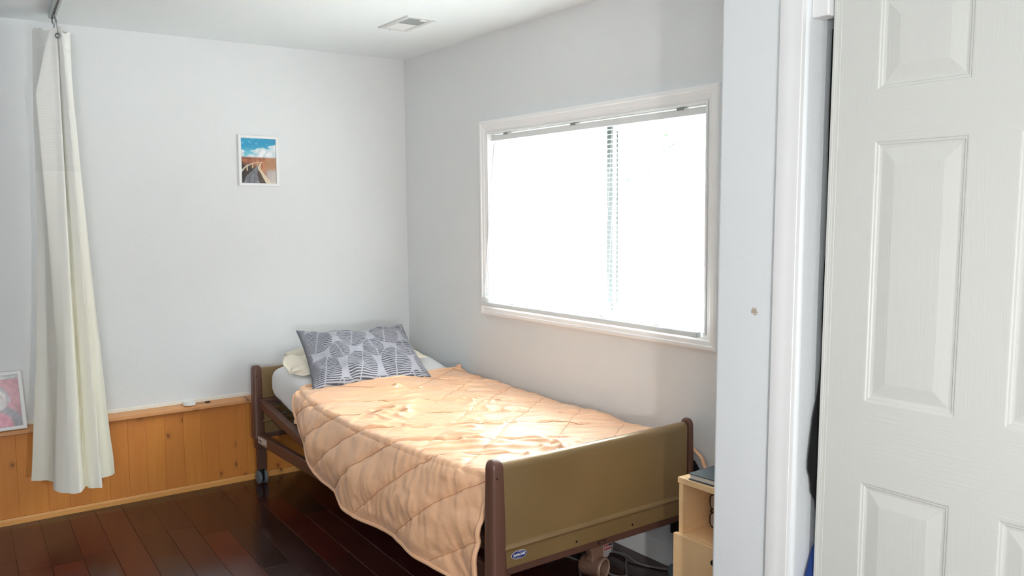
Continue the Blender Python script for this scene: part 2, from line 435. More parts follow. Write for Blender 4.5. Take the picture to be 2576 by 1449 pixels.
ceil = struct('ceiling', MB().box((XL-.1, YR-.1, H), (.12, .12, H+.1)), CEIL)
wb = struct('wall_back', MB().box((XL-.1, 0, -.1), (.12, .12, H)), WALL)
w = MB()
w.box((0, YR, -.1), (.12, oy1, H)).box((0, oy0, -.1), (.12, 0, H)).box((0, oy1, -.1), (.12, oy0, oz0)).box((0, oy1, oz1), (.12, oy0, H))
wr = struct('wall_right', w, WALL)
struct('wall_left', MB().box((XL-.1, YR-.1, -.1), (XL, 0, H)), WALL)
struct('wall_rear', MB().box((XL, YR-.1, -.1), (.12, YR, H)), WALL)
# closet wall: corner return, side wall, header, far part
w = MB()
w.box((WX, JY, -.01), (-.635, CX, H)).box((-.635, CX-.11, -.01), (-.001, CX, H)).box((WX, OY, 2.12), (-.635, JY, H)).box((WX, YR+.001, -.01), (-.635, OY, H))
wc = struct('wall_closet', w, WALLC, bevel=.010, seg=3); lean(wc, .0095)

# ------------------------------------------------------------------ wainscot on the back wall
BTOP = .452
bounds = [-.05, -.155, -.26, -.36, -.46, -.56, -.665, -.765, -.865, -.96, -1.056, -1.116, -1.216, -1.309, -1.4, -1.498, -1.589, -1.681, -1.775, -1.87, -1.965, -2.06, -2.189, -2.30, -2.40, -2.5, -2.6, -2.7, -2.8, -2.9, -3.0]
bounds[0] = -.001
for a, b in zip(bounds[:-1], bounds[1:]):
    t = .0125+rng.random()*.0012
    prof = [(a-.0001, 0), (a-.0001, -t+.0010), (a-.0009, -t), (b+.0009, -t), (b+.0001, -t+.0010), (b+.0001, 0)]
    MB().prism(prof, 'z', .034, BTOP).build('pine_board', PINE, wb)
# cap ledge, white strip, floor trim
cap = struct('trim_1', MB().prism([(0, BTOP), (-.060, BTOP-.001), (-.066, BTOP+.004), (-.066, BTOP+.018), (-.061, BTOP+.0215), (0, .485)], 'x', -5.0, -.001), PINECAP)
struct('trim_2', MB().prism([(0, .485), (-.006, .4845), (-.006, .499), (-.003, .503), (0, .503)], 'x', -5.0, -.001), STRIPW)
struct('baseboard_back', MB().prism([(0, 0), (-.020, 0), (-.020, .022), (-.016, .032), (0, .035)], 'x', -5.0, -.001), PINETRIM)
# white baseboard along the right wall, and its lower cap
struct('baseboard_right', MB().prism([(-.001, 0), (-.014, 0), (-.014, .088), (-.009, .096), (-.001, .098)], 'y', -3.06, -.024), TRIMW)

# ------------------------------------------------------------------ window
win = bpy.data.objects.new('window_1', None); link(win); win.location = (0, -1.695, 1.0); win['kind'] = 'structure'; ORG[win.name] = Vector((0, -1.695, 1.0))
Y0, Y1, Z0, Z1 = -.864, -2.528, .951, 1.986    # casing outer
prof = [(0, 0), (0, .019), (.006, .022), (.016, .022), (.020, .018), (.036, .016), (.040, .013), (.052, .011), (.060, .007), (.060, 0)]
def mitred(parent, y0, y1, z0, z1, prof, x0, name, mat):
    cy, cz = (y0+y1)/2, (z0+z1)/2
    cs = [(y0, z0), (y0, z1), (y1, z1), (y1, z0)]
    for i in range(4):
        A, B = cs[i], cs[(i+1) % 4]; V = []
        for (py, pz) in (A, B):
            for d, h in prof:
                V.append((x0-h, py+(d if py < cy else -d), pz+(d if pz < cz else -d)))
        n = len(prof)
        F = [(k, (k+1) % n, n+(k+1) % n, n+k) for k in range(n)]+[tuple(range(n)), tuple(range(2*n-1, n-1, -1))]
        MB().add(V, F).build(name, mat, parent)
mitred(win, Y0, Y1, Z0, Z1, prof, -.0005, 'casing', TRIMW)
# jamb lining
w = MB(); t = .008
w.box((-.012, oy0-t, oz0), (.118, oy0-.0005, oz1)).box((-.012, oy1+.0005, oz0), (.118, oy1+t, oz1)).box((-.012, oy1+t, oz1-t), (.118, oy0-t, oz1-.0005)).box((-.012, oy1+t, oz0+.0005), (.118, oy0-t, oz0+t))
w.build('jamb_lining', TRIMW, win)
# vinyl slider frame: outer frame, two sashes, panes
ym = -1.812
w = MB(); q = .028
for lo, hi in (((.07, oy1+t, oz0+t), (.112, oy1+t+q, oz1-t)), ((.07, oy0-t-q, oz0+t), (.112, oy0-t, oz1-t)), ((.07, oy1+t+q, oz0+t), (.112, oy0-t-q, oz0+t+q)), ((.07, oy1+t+q, oz1-t-q), (.112, oy0-t-q, oz1-t))): w.box(lo, hi)
w.build('vinyl_frame', WINVINYL, win, bevel=.002)
ya, yb, za, zb = oy0-t-q, oy1+t+q, oz0+t+q, oz1-t-q
def sash(x0, x1, y0, y1):
    s = .026; w = MB()
    w.box((x0, y1, za), (x1, y1+s, zb)).box((x0, y0-s, za), (x1, y0, zb)).box((x0, y1+s, za), (x1, y0-s, za+s)).box((x0, y1+s, zb-s), (x1, y0-s, zb))
    o = w.build('sash', WINVINYL, win, bevel=.002)
    MB().box(((x0+x1)/2-.002, y1+s, za+s), ((x0+x1)/2+.002, y0-s, zb-s)).build('pane', GLASS, o)
sash(.092, .109, ya, ym-.012); sash(.073, .09, ym+.012, yb)
for x0, x1, y0, y1 in ((.066, .0725, ym-.016, ym+.014), (.0905, .0915, ym-.030, ym-.022)): MB().box((x0, y0, za), (x1, y1, zb)).build('meeting_stile', STILEG, win)

# mini blind
BZ0, BZ1 = 1.881, 1.9095
bl = thing('window_blind', (0, -1.69, 1.886), 'white horizontal mini blind with open slats hanging in the window above the bed', 'blind')
bx0, bx1 = .012, .040
YBL, YBR = -.937, -2.449
MB().prism([(bx0, BZ0), (bx1, BZ0), (bx1, BZ1), (bx1-.002, BZ1), (bx1-.002, BZ0+.002), (bx0+.002, BZ0+.002), (bx0+.002, BZ1), (bx0, BZ1)], 'y', YBR, YBL).build('headrail', RAILM, bl)
for y in (-1.07, -1.62, -2.30): MB().box((bx0-.004, y-.018, BZ1-.004), (bx1, y+.018, BZ1+.0065)).build('mounting_clip', STEEL, bl)
b_ = MB().box((bx0-.001, YBR-.003, BZ0-.001), (bx1+.001, YBR, BZ1+.001)); b_.build('end_cap', BLACKPL, bl)
def slat_mesh(ln):
    V = []; F = []; n = 5
    for j in (0, 1):
        for i in range(n):
            s = -1+2*i/(n-1); a = s*.0125; z = .0016*(1-s*s); V.append((a*math.cos(.04), -ln*j, -a*math.sin(.04)+z))
    F = [(i, i+1, n+i+1, n+i) for i in range(n-1)]
    me = bpy.data.meshes.new('slat'); me.from_pydata(V, [], F); me.update(); me.polygons.foreach_set('use_smooth', [True]*len(me.polygons)); me.materials.append(SLAT); return me
SM = slat_mesh(YBL-YBR-.004)
zs = BZ0-.016
XB = -.032                                       # the bottom hangs out over the lower casing
def bxz(z): return (bx0+bx1)/2+(XB-(bx0+bx1)/2)*max(0, (BZ0-z)/(BZ0-1.03))
while zs > 1.062:
    o = bpy.data.objects.new('slat', SM); link(o, bl); o.location = Vector((bxz(zs), YBL-.002, zs))-ORG[bl.name]; zs -= .0213
RL, RR = -.900, -2.444
SM2 = slat_mesh(RL-RR-.004)
for k in range(8):
    o = bpy.data.objects.new('slat', SM2); link(o, bl); o.location = Vector((XB+.001*(k % 2), RL-.002-.002*(k % 3), 1.0235+k*.0038))-ORG[bl.name]
MB().prism([(XB-.013, 1.0035), (XB-.010, 1.0010), (XB+.010, 1.0010), (XB+.013, 1.0035), (XB+.013, 1.0170), (XB+.009, 1.0205), (XB-.009, 1.0205), (XB-.013, 1.0170)], 'y', RR, RL).build('bottom_rail', RAILM, bl, smooth=True, angle=math.radians(50))
MB().box((XB-.0135, RR-.0035, 1.0008), (XB+.0135, RR, 1.0208)).build('end_cap', WINVINYL, bl)
CY = (-.955, -1.20, -1.53, -1.89, -2.23)
cords = MB()
for y in CY:
    for dx in (-.0135, .0135): cords.tube([(XB+dx, y, 1.02), ((bx0+bx1)/2+dx, y, BZ0)], .0007, 5)
cords.build('ladder_cords', WHITE_PL, bl)
for y in CY:
    k = MB(); r2 = random.Random(int(-y*100))
    for i in range(6):
        pts = [(XB-.016-.005*r2.random(), y-.030+.06*r2.random(), 1.034+.020*r2.random()-.008) for _ in range(4)]
        k.tube(crom(pts, 9), .0010, 5)
    k.tube([(XB-.0145, y, .999), (XB-.0145, y, 1.045)], .0011, 5)
    k.build('cord_tangle', WHITE_PL, bl)
wandpts = [(.005, -.985, 1.870), (-.004, -.984, 1.855), (-.024, -.975, 1.6), (-.052, -.957, 1.115)]
MB().tube(wandpts, .0030, 6).build('tilt_wand', WINVINYL, bl, smooth=True)

# ------------------------------------------------------------------ closet casing, header, door
CL = -3.3735
cz_prof = [(WX, JY+.004), (WX-.0125, JY+.004), (WX-.0138, JY+.0055), (WX-.0146, JY+.018), (WX-.0150, JY+.034), (WX-.0156, JY+.036), (WX-.0158, CL-.004), (WX-.0150, CL-.001), (WX-.0135, CL), (WX, CL)]
cas = struct('trim_3', MB().prism([(p[0]-.0003, p[1]) for p in cz_prof], 'z', 0, 2.2), TRIMC, label='white moulded casing on the closet opening', smooth=True, angle=math.radians(32)); lean(cas, .0130)
struct('trim_4', MB().box((-.736, -3.491, 1.968), (-.69, JY-.0005, 2.12)), TRIMC, bevel=.003)

door = bpy.data.objects.new('door_1', None); link(door); door.location = (-.72, -3.492, 0); door['kind'] = 'structure'; ORG[door.name] = Vector((-.72, -3.492, 0))
DX, DY, DW, DH = -.72, -3.497, .785, 2.10
Yu = lambda u: DY-u
def stile(u0, u1, z0, z1, mat, nm):
    MB().box((DX, Yu(u1), z0), (DX+.034, Yu(u0), z1)).build(nm, mat, door)
us = [0, .118, .338, .440, .660, DW]
zs_ = [.012, .225, .845, 1.041, 1.661, 1.775, 1.99, DH]
stile(us[0], us[1], zs_[0], DH, DOORV, 'stile'); stile(us[4], us[5], zs_[0], DH, DOORV, 'stile')
for a, b in ((0, 1), (2, 3), (4, 5), (6, 7)): stile(us[1], us[4], zs_[a], zs_[b], DOORH, 'rail')
for a, b in ((1, 2), (3, 4), (5, 6)): stile(us[2], us[3], zs_[a], zs_[b], DOORV, 'mullion')
rings = [(0, 0), (.003, .0004), (.0055, .0025), (.0095, .003), (.012, .0055), (.017, .0065), (.0195, .0065), (.052, .0010), (.0535, .0010)]
for (u0, u1) in ((us[1], us[2]), (us[3], us[4])):
    for (z0, z1) in ((zs_[1], zs_[2]), (zs_[3], zs_[4]), (zs_[5], zs_[6])):
        V = []; F = []
        for d, dx in rings:
            V += [(DX+dx, Yu(u0+d), z0+d), (DX+dx, Yu(u1-d), z0+d), (DX+dx, Yu(u1-d), z1-d), (DX+dx, Yu(u0+d), z1-d)]
        n = len(rings)
        for k in range(n-1): F += [(k*4+i, k*4+(i+1) % 4, k*4+4+(i+1) % 4, k*4+4+i) for i in range(4)]
        F.append(tuple((n-1)*4+i for i in range(4)))
        V += [(DX+.033, Yu(u0), z0), (DX+.033, Yu(u1), z0), (DX+.033, Yu(u1), z1), (DX+.033, Yu(u0), z1)]; q0 = n*4
        F += [(i, q0+i, q0+(i+1) % 4, (i+1) % 4) for i in range(4)]+[(q0, q0+3, q0+2, q0+1)]
        MB().add(V, F).build('panel', DOORV, door)
# moulded edge strip along the leading edge
MB().prism([(DX-.0003, DY+.0005), (DX-.0020, DY-.001), (DX-.0024, DY-.003), (DX-.0024, DY-.008), (DX-.0016, DY-.0095), (DX-.0016, DY-.013), (DX-.0010, DY-.0145), (DX-.0010, DY-.021), (DX-.0003, DY-.0225)], 'z', .012, DH).build('edge_strip', DOORV, door)
for c_ in door.children: lean(c_, .0165)

# ------------------------------------------------------------------ ceiling vent
vx0, vx1, vy0, vy1 = -.562, -.392, -.768, -1.082
vt = thing('ceiling_vent', (-.477, -.925, H), 'white metal ceiling register with half open louvres near the window wall', 'vent')
# bevelled frame (hollow)
rg = [(0, 0), (.004, -.006), (.028, -.007), (.030, -.004)]
V = []; F = []
for d, dz in rg: V += [(vx0+d, vy1+d, H+dz), (vx1-d, vy1+d, H+dz), (vx1-d, vy0-d, H+dz), (vx0+d, vy0-d, H+dz)]
for k in range(3): F += [(k*4+i, k*4+(i+1) % 4, k*4+4+(i+1) % 4, k*4+4+i) for i in range(4)]
MB().add(V, F).build('frame', VENTM, vt)
ix0, ix1, iy0, iy1 = vx0+.03, vx1-.03, vy0-.03, vy1+.03
ymid = (iy0+iy1)/2
MB().box((ix0, ymid, H-.005), (ix1, iy0, H-.001)).build('damper_plate', TRIMW, vt)
MB().box((ix0, iy1, H-.0016), (ix1, ymid-.001, H-.001)).build('backing', VENTD, vt)
for k in range(11):
    y = ymid-.006-k*(ymid-iy1-.01)/10.5
    MB().box((ix0, y-.0035, H-.0056), (ix1, y+.0028, H-.0046), Matrix.Rotation(.5, 3, 'X')).build('louvre', VENTM, vt)
MB().box((ix0+.06, iy1-.001, H-.010), (ix0+.095, iy1+.016, H-.0045)).build('lever', TRIMW, vt)
MB().disc_ring(((vx0+vx1)/2-.02, vy0-.014, H-.0068), (0, 0, -1), [(0.0001, .002), (.004, .0015), (.0055, 0)], 12).build('screw', STEEL, vt)

# ------------------------------------------------------------------ curtain track and privacy curtain
tr = thing('curtain_track', (-1.98, -1.0, H), 'grey metal curtain track fixed to the ceiling above the privacy curtain', 'track')
d0, d1 = Vector((-1.955, -.215, 0)), Vector((-2.16, -3.4, 0)); dv = (d1-d0).normalized(); sd = Vector((-dv.y, dv.x, 0))
def trackbox(off0, off1, z0, z1):
    v = []
    for p in (d0, d1):
        for o, z in ((off0, z0), (off1, z0), (off1, z1), (off0, z1)): q = p+sd*o; v.append((q.x, q.y, z))
    return MB().add(v, [(0, 1, 5, 4), (1, 2, 6, 5), (2, 3, 7, 6), (3, 0, 4, 7), (3, 2, 1, 0), (4, 5, 6, 7)])
trackbox(-.016, .016, H-.024, H-.0003).build('rail', M('track_metal', (200, 206, 207), .35, .3), tr, bevel=.003)
trackbox(-.004, .004, H-.0262, H-.0235).build('slot', VENTD, tr)

ZT, ZB = 2.352, .25
top = [(-2.037, -.20), (-2.026, -.24), (-2.02, -.27), (-2.012, -.30), (-1.985, -.34), (-1.975, -.345), (-1.955, -.35), (-1.955, -.31), (-1.95, -.355), (-1.938, -.37), (-1.935, -.33), (-1.92, -.30), (-1.905, -.295), (-1.888, -.275), (-1.905, -.23), (-1.975, -.20), (-1.915, -.165), (-2.02, -.14)]
bot = [(-2.150, -.206), (-2.10, -.23), (-2.060, -.280), (-2.072, -.35), (-2.083, -.444), (-2.03, -.508), (-1.985, -.528), (-1.955, -.455), (-1.943, -.482), (-1.893, -.503), (-1.878, -.42), (-1.87, -.345), (-1.83, -.332), (-1.797, -.297), (-1.83, -.24), (-1.96, -.2), (-1.87, -.16), (-2.06, -.13)]
key4z = [2.352, 2.051, 1.703, 1.332, .862, .25]; key4x = [-1.985, -2.058, -2.050, -2.042, -2.036, -2.083]; key4y = [-.34, -.36, -.38, -.40, -.42, -.444]
lx_z = [2.352, 2.064, 1.401, .845, .25]; lx = [-2.037, -2.049, -2.064, -2.097, -2.150]
rx_z = [2.36, 2.061, 1.677, 1.017, .726, .25]; rx = [-1.890, -1.894, -1.876, -1.843, -1.827, -1.797]
top, bot = np.array(top), np.array(bot)
NS = 190
def sect(z):
    w_ = (ZT-z)/(ZT-ZB); P = top*(1-w_)+bot*w_
    fi = lambda zz, xx: np.interp(-z, [-q for q in zz], xx)
    P[0, 0] = fi(lx_z, lx); P[1, 0] = P[0, 0]+(top[1, 0]-top[0, 0])*(1-w_)+(bot[1, 0]-bot[0, 0])*w_
    P[4] = (fi(key4z, key4x), fi(key4z, key4y)); P[3, 0] = min(P[3, 0], P[4, 0]+.012)
    P[13, 0] = fi(rx_z, rx)
    c = crom(P, NS)
    L = np.r_[0, np.cumsum(np.linalg.norm(np.diff(P, axis=0), axis=1))]; q = np.linspace(0, L[-1], NS)
    l = np.stack([np.interp(q, L, P[:, 0]), np.interp(q, L, P[:, 1])], 1)
    return c*.35+l*.65
cu = thing('privacy_curtain', (-1.97, -.3, .2), 'off-white pleated privacy curtain with mesh top gathered against the back wall', 'curtain')
def curt_part(name, z0, z1, nz, mat):
    G = np.zeros((nz, NS, 3)); uv = []
    for j, z in enumerate(np.linspace(z1, z0, nz)):
        c = sect(z); G[j, :, :2] = c
        low = max(0, min(1, (1.2-z)))
        for i in range(NS):
            n_ = fbm(i*.08, z*2.2, 1.0, 2)
            G[j, i, 0] += .004*n_*(.3+low); G[j, i, 1] += .006*fbm(i*.08, z*2.0, 7.0, 2)*(.3+low)
            hang = .003*math.sin(i*.21)+.0015*math.sin(i*.63+1) if z == z0 and z0 < .3 else 0
            G[j, i, 2] = z+hang+((.010*math.sin(i*.11+.4)+.004*math.sin(i*.31))*max(0, (z-2.272)/.08) if z1 > 2.3 else 0)
            uv.append((i/NS*1.6, z))
    m = MB().grid(G); m.uv = uv
    o = m.build(name, mat, cu, smooth=True, angle=math.radians(70))
    return o
curt_part('heading', 2.272, ZT, 5, CURT)
curt_part('mesh_panel', 1.705, 2.272, 26, CURTMESH)
curt_part('drape', .335, 1.705, 70, CURT)
hem = curt_part('hem', .252, .335, 6, CURT)
for y, x in ((-.35, -1.965), (-.29, -1.95), (-.23, -1.955)):
    k = MB().ring((x, y, H-.040), (1, 0, .2), .011, .0022, 14, 6)
    k.tube(crom([(x, y, H-.044), (x+.004, y, H-.055), (x+.002, y-.004, H-.075), (x-.002, y, H-.09)], 10), .0015, 6)
    k.build('hook', STEEL, cu, smooth=True)
MB().ring((-1.955, -.362, 2.315), (.45, .9, 0), .010, .003, 18, 6).build('grommet', STEEL, cu, smooth=True)

# ------------------------------------------------------------------ framed pictures
def painted(name, parent, o, ux, uz, w_, h_, nx, nz, fn):
    """flat print: origin o, unit vectors ux, uz"""
    V = []; C_ = []
    for j in range(nz):
        for i in range(nx):
            a, b = i/(nx-1), j/(nz-1); V.append(tuple(Vector(o)+Vector(ux)*a*w_+Vector(uz)*b*h_)); C_.append(lin(*fn(a, b)))
    m = MB(); m.add(V, [(j*nx+i, j*nx+i+1, (j+1)*nx+i+1, (j+1)*nx+i) for j in range(nz-1) for i in range(nx-1)])
    ob = m.build(name, PRINT, parent)
    at = ob.data.color_attributes.new('Col', 'FLOAT_COLOR', 'POINT'); at.data.foreach_set('color', np.array(C_, dtype=np.float32).ravel())
    return ob
def mx(a, b, t): t = max(0, min(1, t)); return tuple(a[k]*(1-t)+b[k]*t for k in range(3))
def ss(e0, e1, x): t = max(0, min(1, (x-e0)/(e1-e0))); return t*t*(3-2*t)
def seg_x(pts, v):
    return np.interp(v, [p[1] for p in pts], [p[0] for p in pts])
def boardwalk(a, b):
    # a across, b up
    n = fbm(a*7, b*7, 0, 4); n2 = fbm(a*40, b*40, 3, 2)
    if b > .565:
        c = mx((120, 196, 214), (52, 152, 194), ss(.62, .88, b+.03*n))
        cl = ss(-.05, .35, fbm(a*3.2+1, b*6.5, 5, 4)+.55*ss(.30, .0, abs(b-.68))+.02-.9*ss(.74, .82, b-.10*ss(.35, .8, a)+.03)*(1-.2*a))
        c = mx(c, mx((206, 220, 226), (244, 246, 248), ss(-.2, .4, n)), cl)
        if b > .84: c = mx(c, (130, 196, 220), .7*ss(.25, .5, fbm(a*5, b*12, 9, 3)))
        if b < .585+.012*n2: c = mx(c, (160, 110, 96), .6)
        return c
    c = mx((150, 92, 72), (188, 124, 88), ss(-.4, .4, n+.6*n2))
    c = mx(c, (120, 66, 58), ss(.50, .56, b)*ss(.8, .1, a)*.7)
    if a > .6: c = mx(c, mx((176, 130, 98), (188, 182, 180), ss(.38, .22, b)), ss(.6, .8, a)*.9)
    # left verge in shade
    if a < .5 and b < .5-.2*a: c = mx(c, (58, 50, 50), ss(.52-.2*a, .36-.2*a, b))
    # deck
    xl = seg_x([(.05, 0), (.14, .16), (.30, .27), (.42, .36), (.45, .40)], b); xr = seg_x([(.51, 0), (.45, .2), (.46, .33), (.49, .40)], b)
    if b < .40 and xl < a < xr:
        f = (a-xl)/(xr-xl); c = mx((112, 112, 118), (136, 136, 142), ss(-.3, .3, n2+n))
        if min(abs(f-.33), abs(f-.68)) < .018: c = (70, 70, 76)
        if (b*26*(1.6-b)) % 1 < .06: c = mx(c, (88, 88, 94), .6)
        return c
    if b < .36 and xr <= a < seg_x([(.70, 0), (.58, .2), (.50, .36)], b): c = mx((64, 52, 48), (96, 72, 56), ss(-.2, .3, n2))
    # right rail
    rl = seg_x([(.70, 0), (.60, .14), (.54, .24), (.47, .31), (.47, .36), (.53, .44), (.60, .475)], b); rr = seg_x([(.86, 0), (.74, .12), (.64, .22), (.56, .31), (.545, .36), (.57, .44), (.61, .475)], b)
    if b < .475 and rl < a < rr: return mx((206, 184, 150), (226, 212, 190), ss(-.3, .3, n2))
    # left rail
    lz = np.interp(a, [0, .14, .30, .46, .6], [.29, .395, .445, .475, .478]); lt = np.interp(a, [0, .14, .3, .6], [.065, .035, .02, .008])
    if a < .6 and lz-lt < b < lz: return mx((190, 178, 160), (222, 214, 200), ss(-.3, .3, n2))
    for px_, w_, z0 in ((.165, .022, .27), (.325, .017, .33), (.455, .014, .36)):
        if abs(a-px_) < w_ and z0 < b < np.interp(px_, [0, .14, .30, .46, .6], [.29, .395, .445, .475, .478]): return (208, 178, 134)
    return c
def frame4(parent, o, ux, uz, un, w_, h_, bw, th_, name='frame'):
    """rectangular moulding, four mitred rails as one part; un = outward normal"""
    o, ux, uz, un = Vector(o), Vector(ux), Vector(uz), Vector(un)
    pr = [(0, 0), (0, th_*.85), (.002, th_), (bw-.002, th_), (bw, th_*.8), (bw, 0)]
    V = []; F = []; n = len(pr)
    for cx_, cz_, sx, sz in ((0, 0, 1, 1), (w_, 0, -1, 1), (w_, h_, -1, -1), (0, h_, 1, -1)):
        for d, h in pr: V.append(tuple(o+ux*(cx_+sx*d)+uz*(cz_+sz*d)+un*h))
    for i in range(4):
        j = (i+1) % 4
        F += [(i*n+k, i*n+(k+1) % n, j*n+(k+1) % n, j*n+k) for k in range(n)]
    return MB().add(V, F).build(name, FRAMEW, parent)
pf = thing('framed_picture', (-.932, -.001, 1.80), 'small white framed print of a boardwalk under blue sky hung on the grey wall', 'picture')
PW, PH = .228, .2785
frame4(pf, (-1.046, -.0005, 1.6625), (1, 0, -.012), (.006, 0, 1), (0, -1, 0), PW, PH, .016, .014)
painted('print', pf, (-1.046+.0155, -.008, 1.6625+.0155), (1, 0, -.012), (.006, 0, 1), PW-.031, PH-.031, 150, 184, boardwalk)
MB().box((-1.042, -.005, 1.666), (-.822, -.001, 1.936)).build('backing', LABELW, pf)

def portrait(a, b):
    n = fbm(a*9, b*9, 2, 3)
    if b > .925: return mx((150, 156, 158), (196, 200, 200), ss(-.2, .3, fbm(a*3, b*30, 1, 2)))
    c = mx((160, 84, 100), (186, 104, 122), ss(-.4, .4, n))
    def el(ca, cb, ra, rb, soft=.12):
        r = math.hypot((a-ca)/ra, (b-cb)/rb); return 1-ss(1-soft, 1+soft, r)
    c = mx(c, mx((98, 96, 106), (120, 117, 127), ss(-.3, .3, n)), el(.55, .0, .50, .40))
    c = mx(c, mx((188, 86, 118), (204, 116, 140), ss(-.4, .4, n)), el(.42, -.02, .40, .33)*(1-ss(.78, .86, a)))
    c = mx(c, (172, 152, 168), el(.765, .52, .03, .065))
    c = mx(c, (142, 138, 148), el(.47, .56, .285, .245))                                  # short grey hair
    c = mx(c, mx((184, 178, 176), (206, 201, 198), ss(-.35, .35, n+.8*(b-.5))), el(.45, .535, .255, .215, .16))
    c = mx(c, (164, 154, 156), .5*el(.62, .47, .07, .10, .6))                              # cheek shade
    for ex in (.36, .56):
        c = mx(c, (150, 143, 146), .75*el(ex, .60, .075, .014, .5)); c = mx(c, (126, 118, 124), .8*el(ex, .572, .050, .014, .5))
        c = mx(c, (166, 158, 160), .5*el(ex, .555, .085, .045, .5))
    c = mx(c, (150, 138, 140), .7*el(.45, .485, .055, .020, .5))
    c = mx(c, (140, 112, 118), .85*el(.45, .425, .105, .011, .5))
    c = mx(c, (172, 164, 166), .5*el(.45, .345, .13, .03, .6))
    return c
lean = Vector((-.010, .036, .276)).normalized(); up = lean
nrm = Vector((0, -1, 0)); nrm = (nrm-up*nrm.dot(up)).normalized()
po = Vector((-2.362, -.0525, .478))
pt = thing('portrait_frame', (-2.25, -.045, .478), 'white framed portrait of an elderly person on pink background leaning on the wooden ledge', 'picture')
frame4(pt, po, (1, 0, 0), up, nrm, .224, .282, .018, .012)
painted('print', pt, po+Vector((1, 0, 0))*.0175+up*.0175+nrm*.006, (1, 0, 0), up, .189, .247, 190, 248, portrait)
v = []
for a, b in ((.004, .004), (.22, .004), (.22, .278), (.004, .278)):
    for h in (.0005, .004): v.append(tuple(po+Vector((1, 0, 0))*a+up*b+nrm*h))
MB().add(v, [(0, 2, 4, 6), (1, 7, 5, 3), (0, 1, 3, 2), (2, 3, 5, 4), (4, 5, 7, 6), (6, 7, 1, 0)]).build('backing', LABELW, pt)

# white puck with a thin lead on the ledge
pk = thing('charging_puck', (-1.368, -.033, .4795), 'small round white puck with a thin lead lying on the wooden ledge', 'gadget')
MB().disc_ring((-1.368, -.033, .4795), (0, 0, 1), [(.0001, 0), (.030, 0), (.0325, .002), (.0325, .017), (.031, .0195), (.0001, .0195)], 32).build('body', WHITE_PL, pk, smooth=True)
MB().tube(crom([(-1.337, -.03, .489), (-1.325, -.028, .4825), (-1.30, -.03, .4815), (-1.283, -.036, .482)], 14), .0014, 6).build('lead', CORDM, pk, smooth=True)
MB().tube([(-1.287, -.036, .4835), (-1.282, -.037, .4845), (-1.262, -.042, .4845), (-1.259, -.043, .4835)], [.002, .0045, .0045, .003], 8).build('plug', BLACKPL, pk, smooth=True)

# ------------------------------------------------------------------ hospital bed
YF, YH = -2.415, -.118
FX0, FX1 = -1.028, -.037
bed = thing('hospital_bed', (-.5, YF, 0), 'brown steel hospital bed with olive head and foot boards standing against the window wall', 'bed', rz=.014)
def board_panel(yc, nm, ztop=.660):
    zb, t = .2925, .018
    pr = []
    f = [(-.024, zb), (-.024, .350), (-.029, .354), (-.032, .361), (-.029, .368), (-.023, .373), (-.0215, .38), (-.0212, ztop-.028)]
    pr += f
    for k in range(1, 8):
        a = PI*k/8; pr.append((-.0212*math.cos(a), ztop-.0215+.0215*math.sin(a)))
    pr += [(-p[0], p[1]) for p in reversed(f)]
    return MB().prism([(yc+p[0], p[1]) for p in pr], 'x', FX0+.05, FX1-.035).build(nm, BEDMETAL, bed, smooth=True, angle=math.radians(28))
def post(xc, yc, wid, wtop, nm='post', ztop=.672, zbot=.268, slots=True):
    """moulded end cap: rounded, wider at the bottom"""
    V = []; F = []; ns = 20; lv = []
    for k in range(7): lv.append((zbot+(ztop-.03-zbot)*k/6, 1.0))
    for k in range(1, 7): a = PI/2*k/6; lv.append((ztop-.03+.03*math.sin(a), max(.02, math.cos(a))**.7 if k < 6 else .12))
    for z, sc in lv:
        q = (z-zbot)/(ztop-zbot); hw = (wid*(1-q)+wtop*q)/2*(.35+.65*sc if sc < 1 else 1); hd = (.034*(1-q)+.027*q)*sc
        for i in range(ns):
            a = 2*PI*i/ns; ca, sa = math.cos(a), math.sin(a)
            sx = math.copysign(abs(ca)**.45, ca); sy = math.copysign(abs(sa)**.6, sa)
            V.append((xc+hw*sx, yc+hd*sy, z))
    n = len(lv)
    for j in range(n-1): F += [(j*ns+i, j*ns+(i+1) % ns, (j+1)*ns+(i+1) % ns, (j+1)*ns+i) for i in range(ns)]
    F += [tuple(range(ns-1, -1, -1)), tuple(range((n-1)*ns, n*ns))]
    return MB().add(V, F).build(nm, BROWN, bed, smooth=True, angle=math.radians(60))
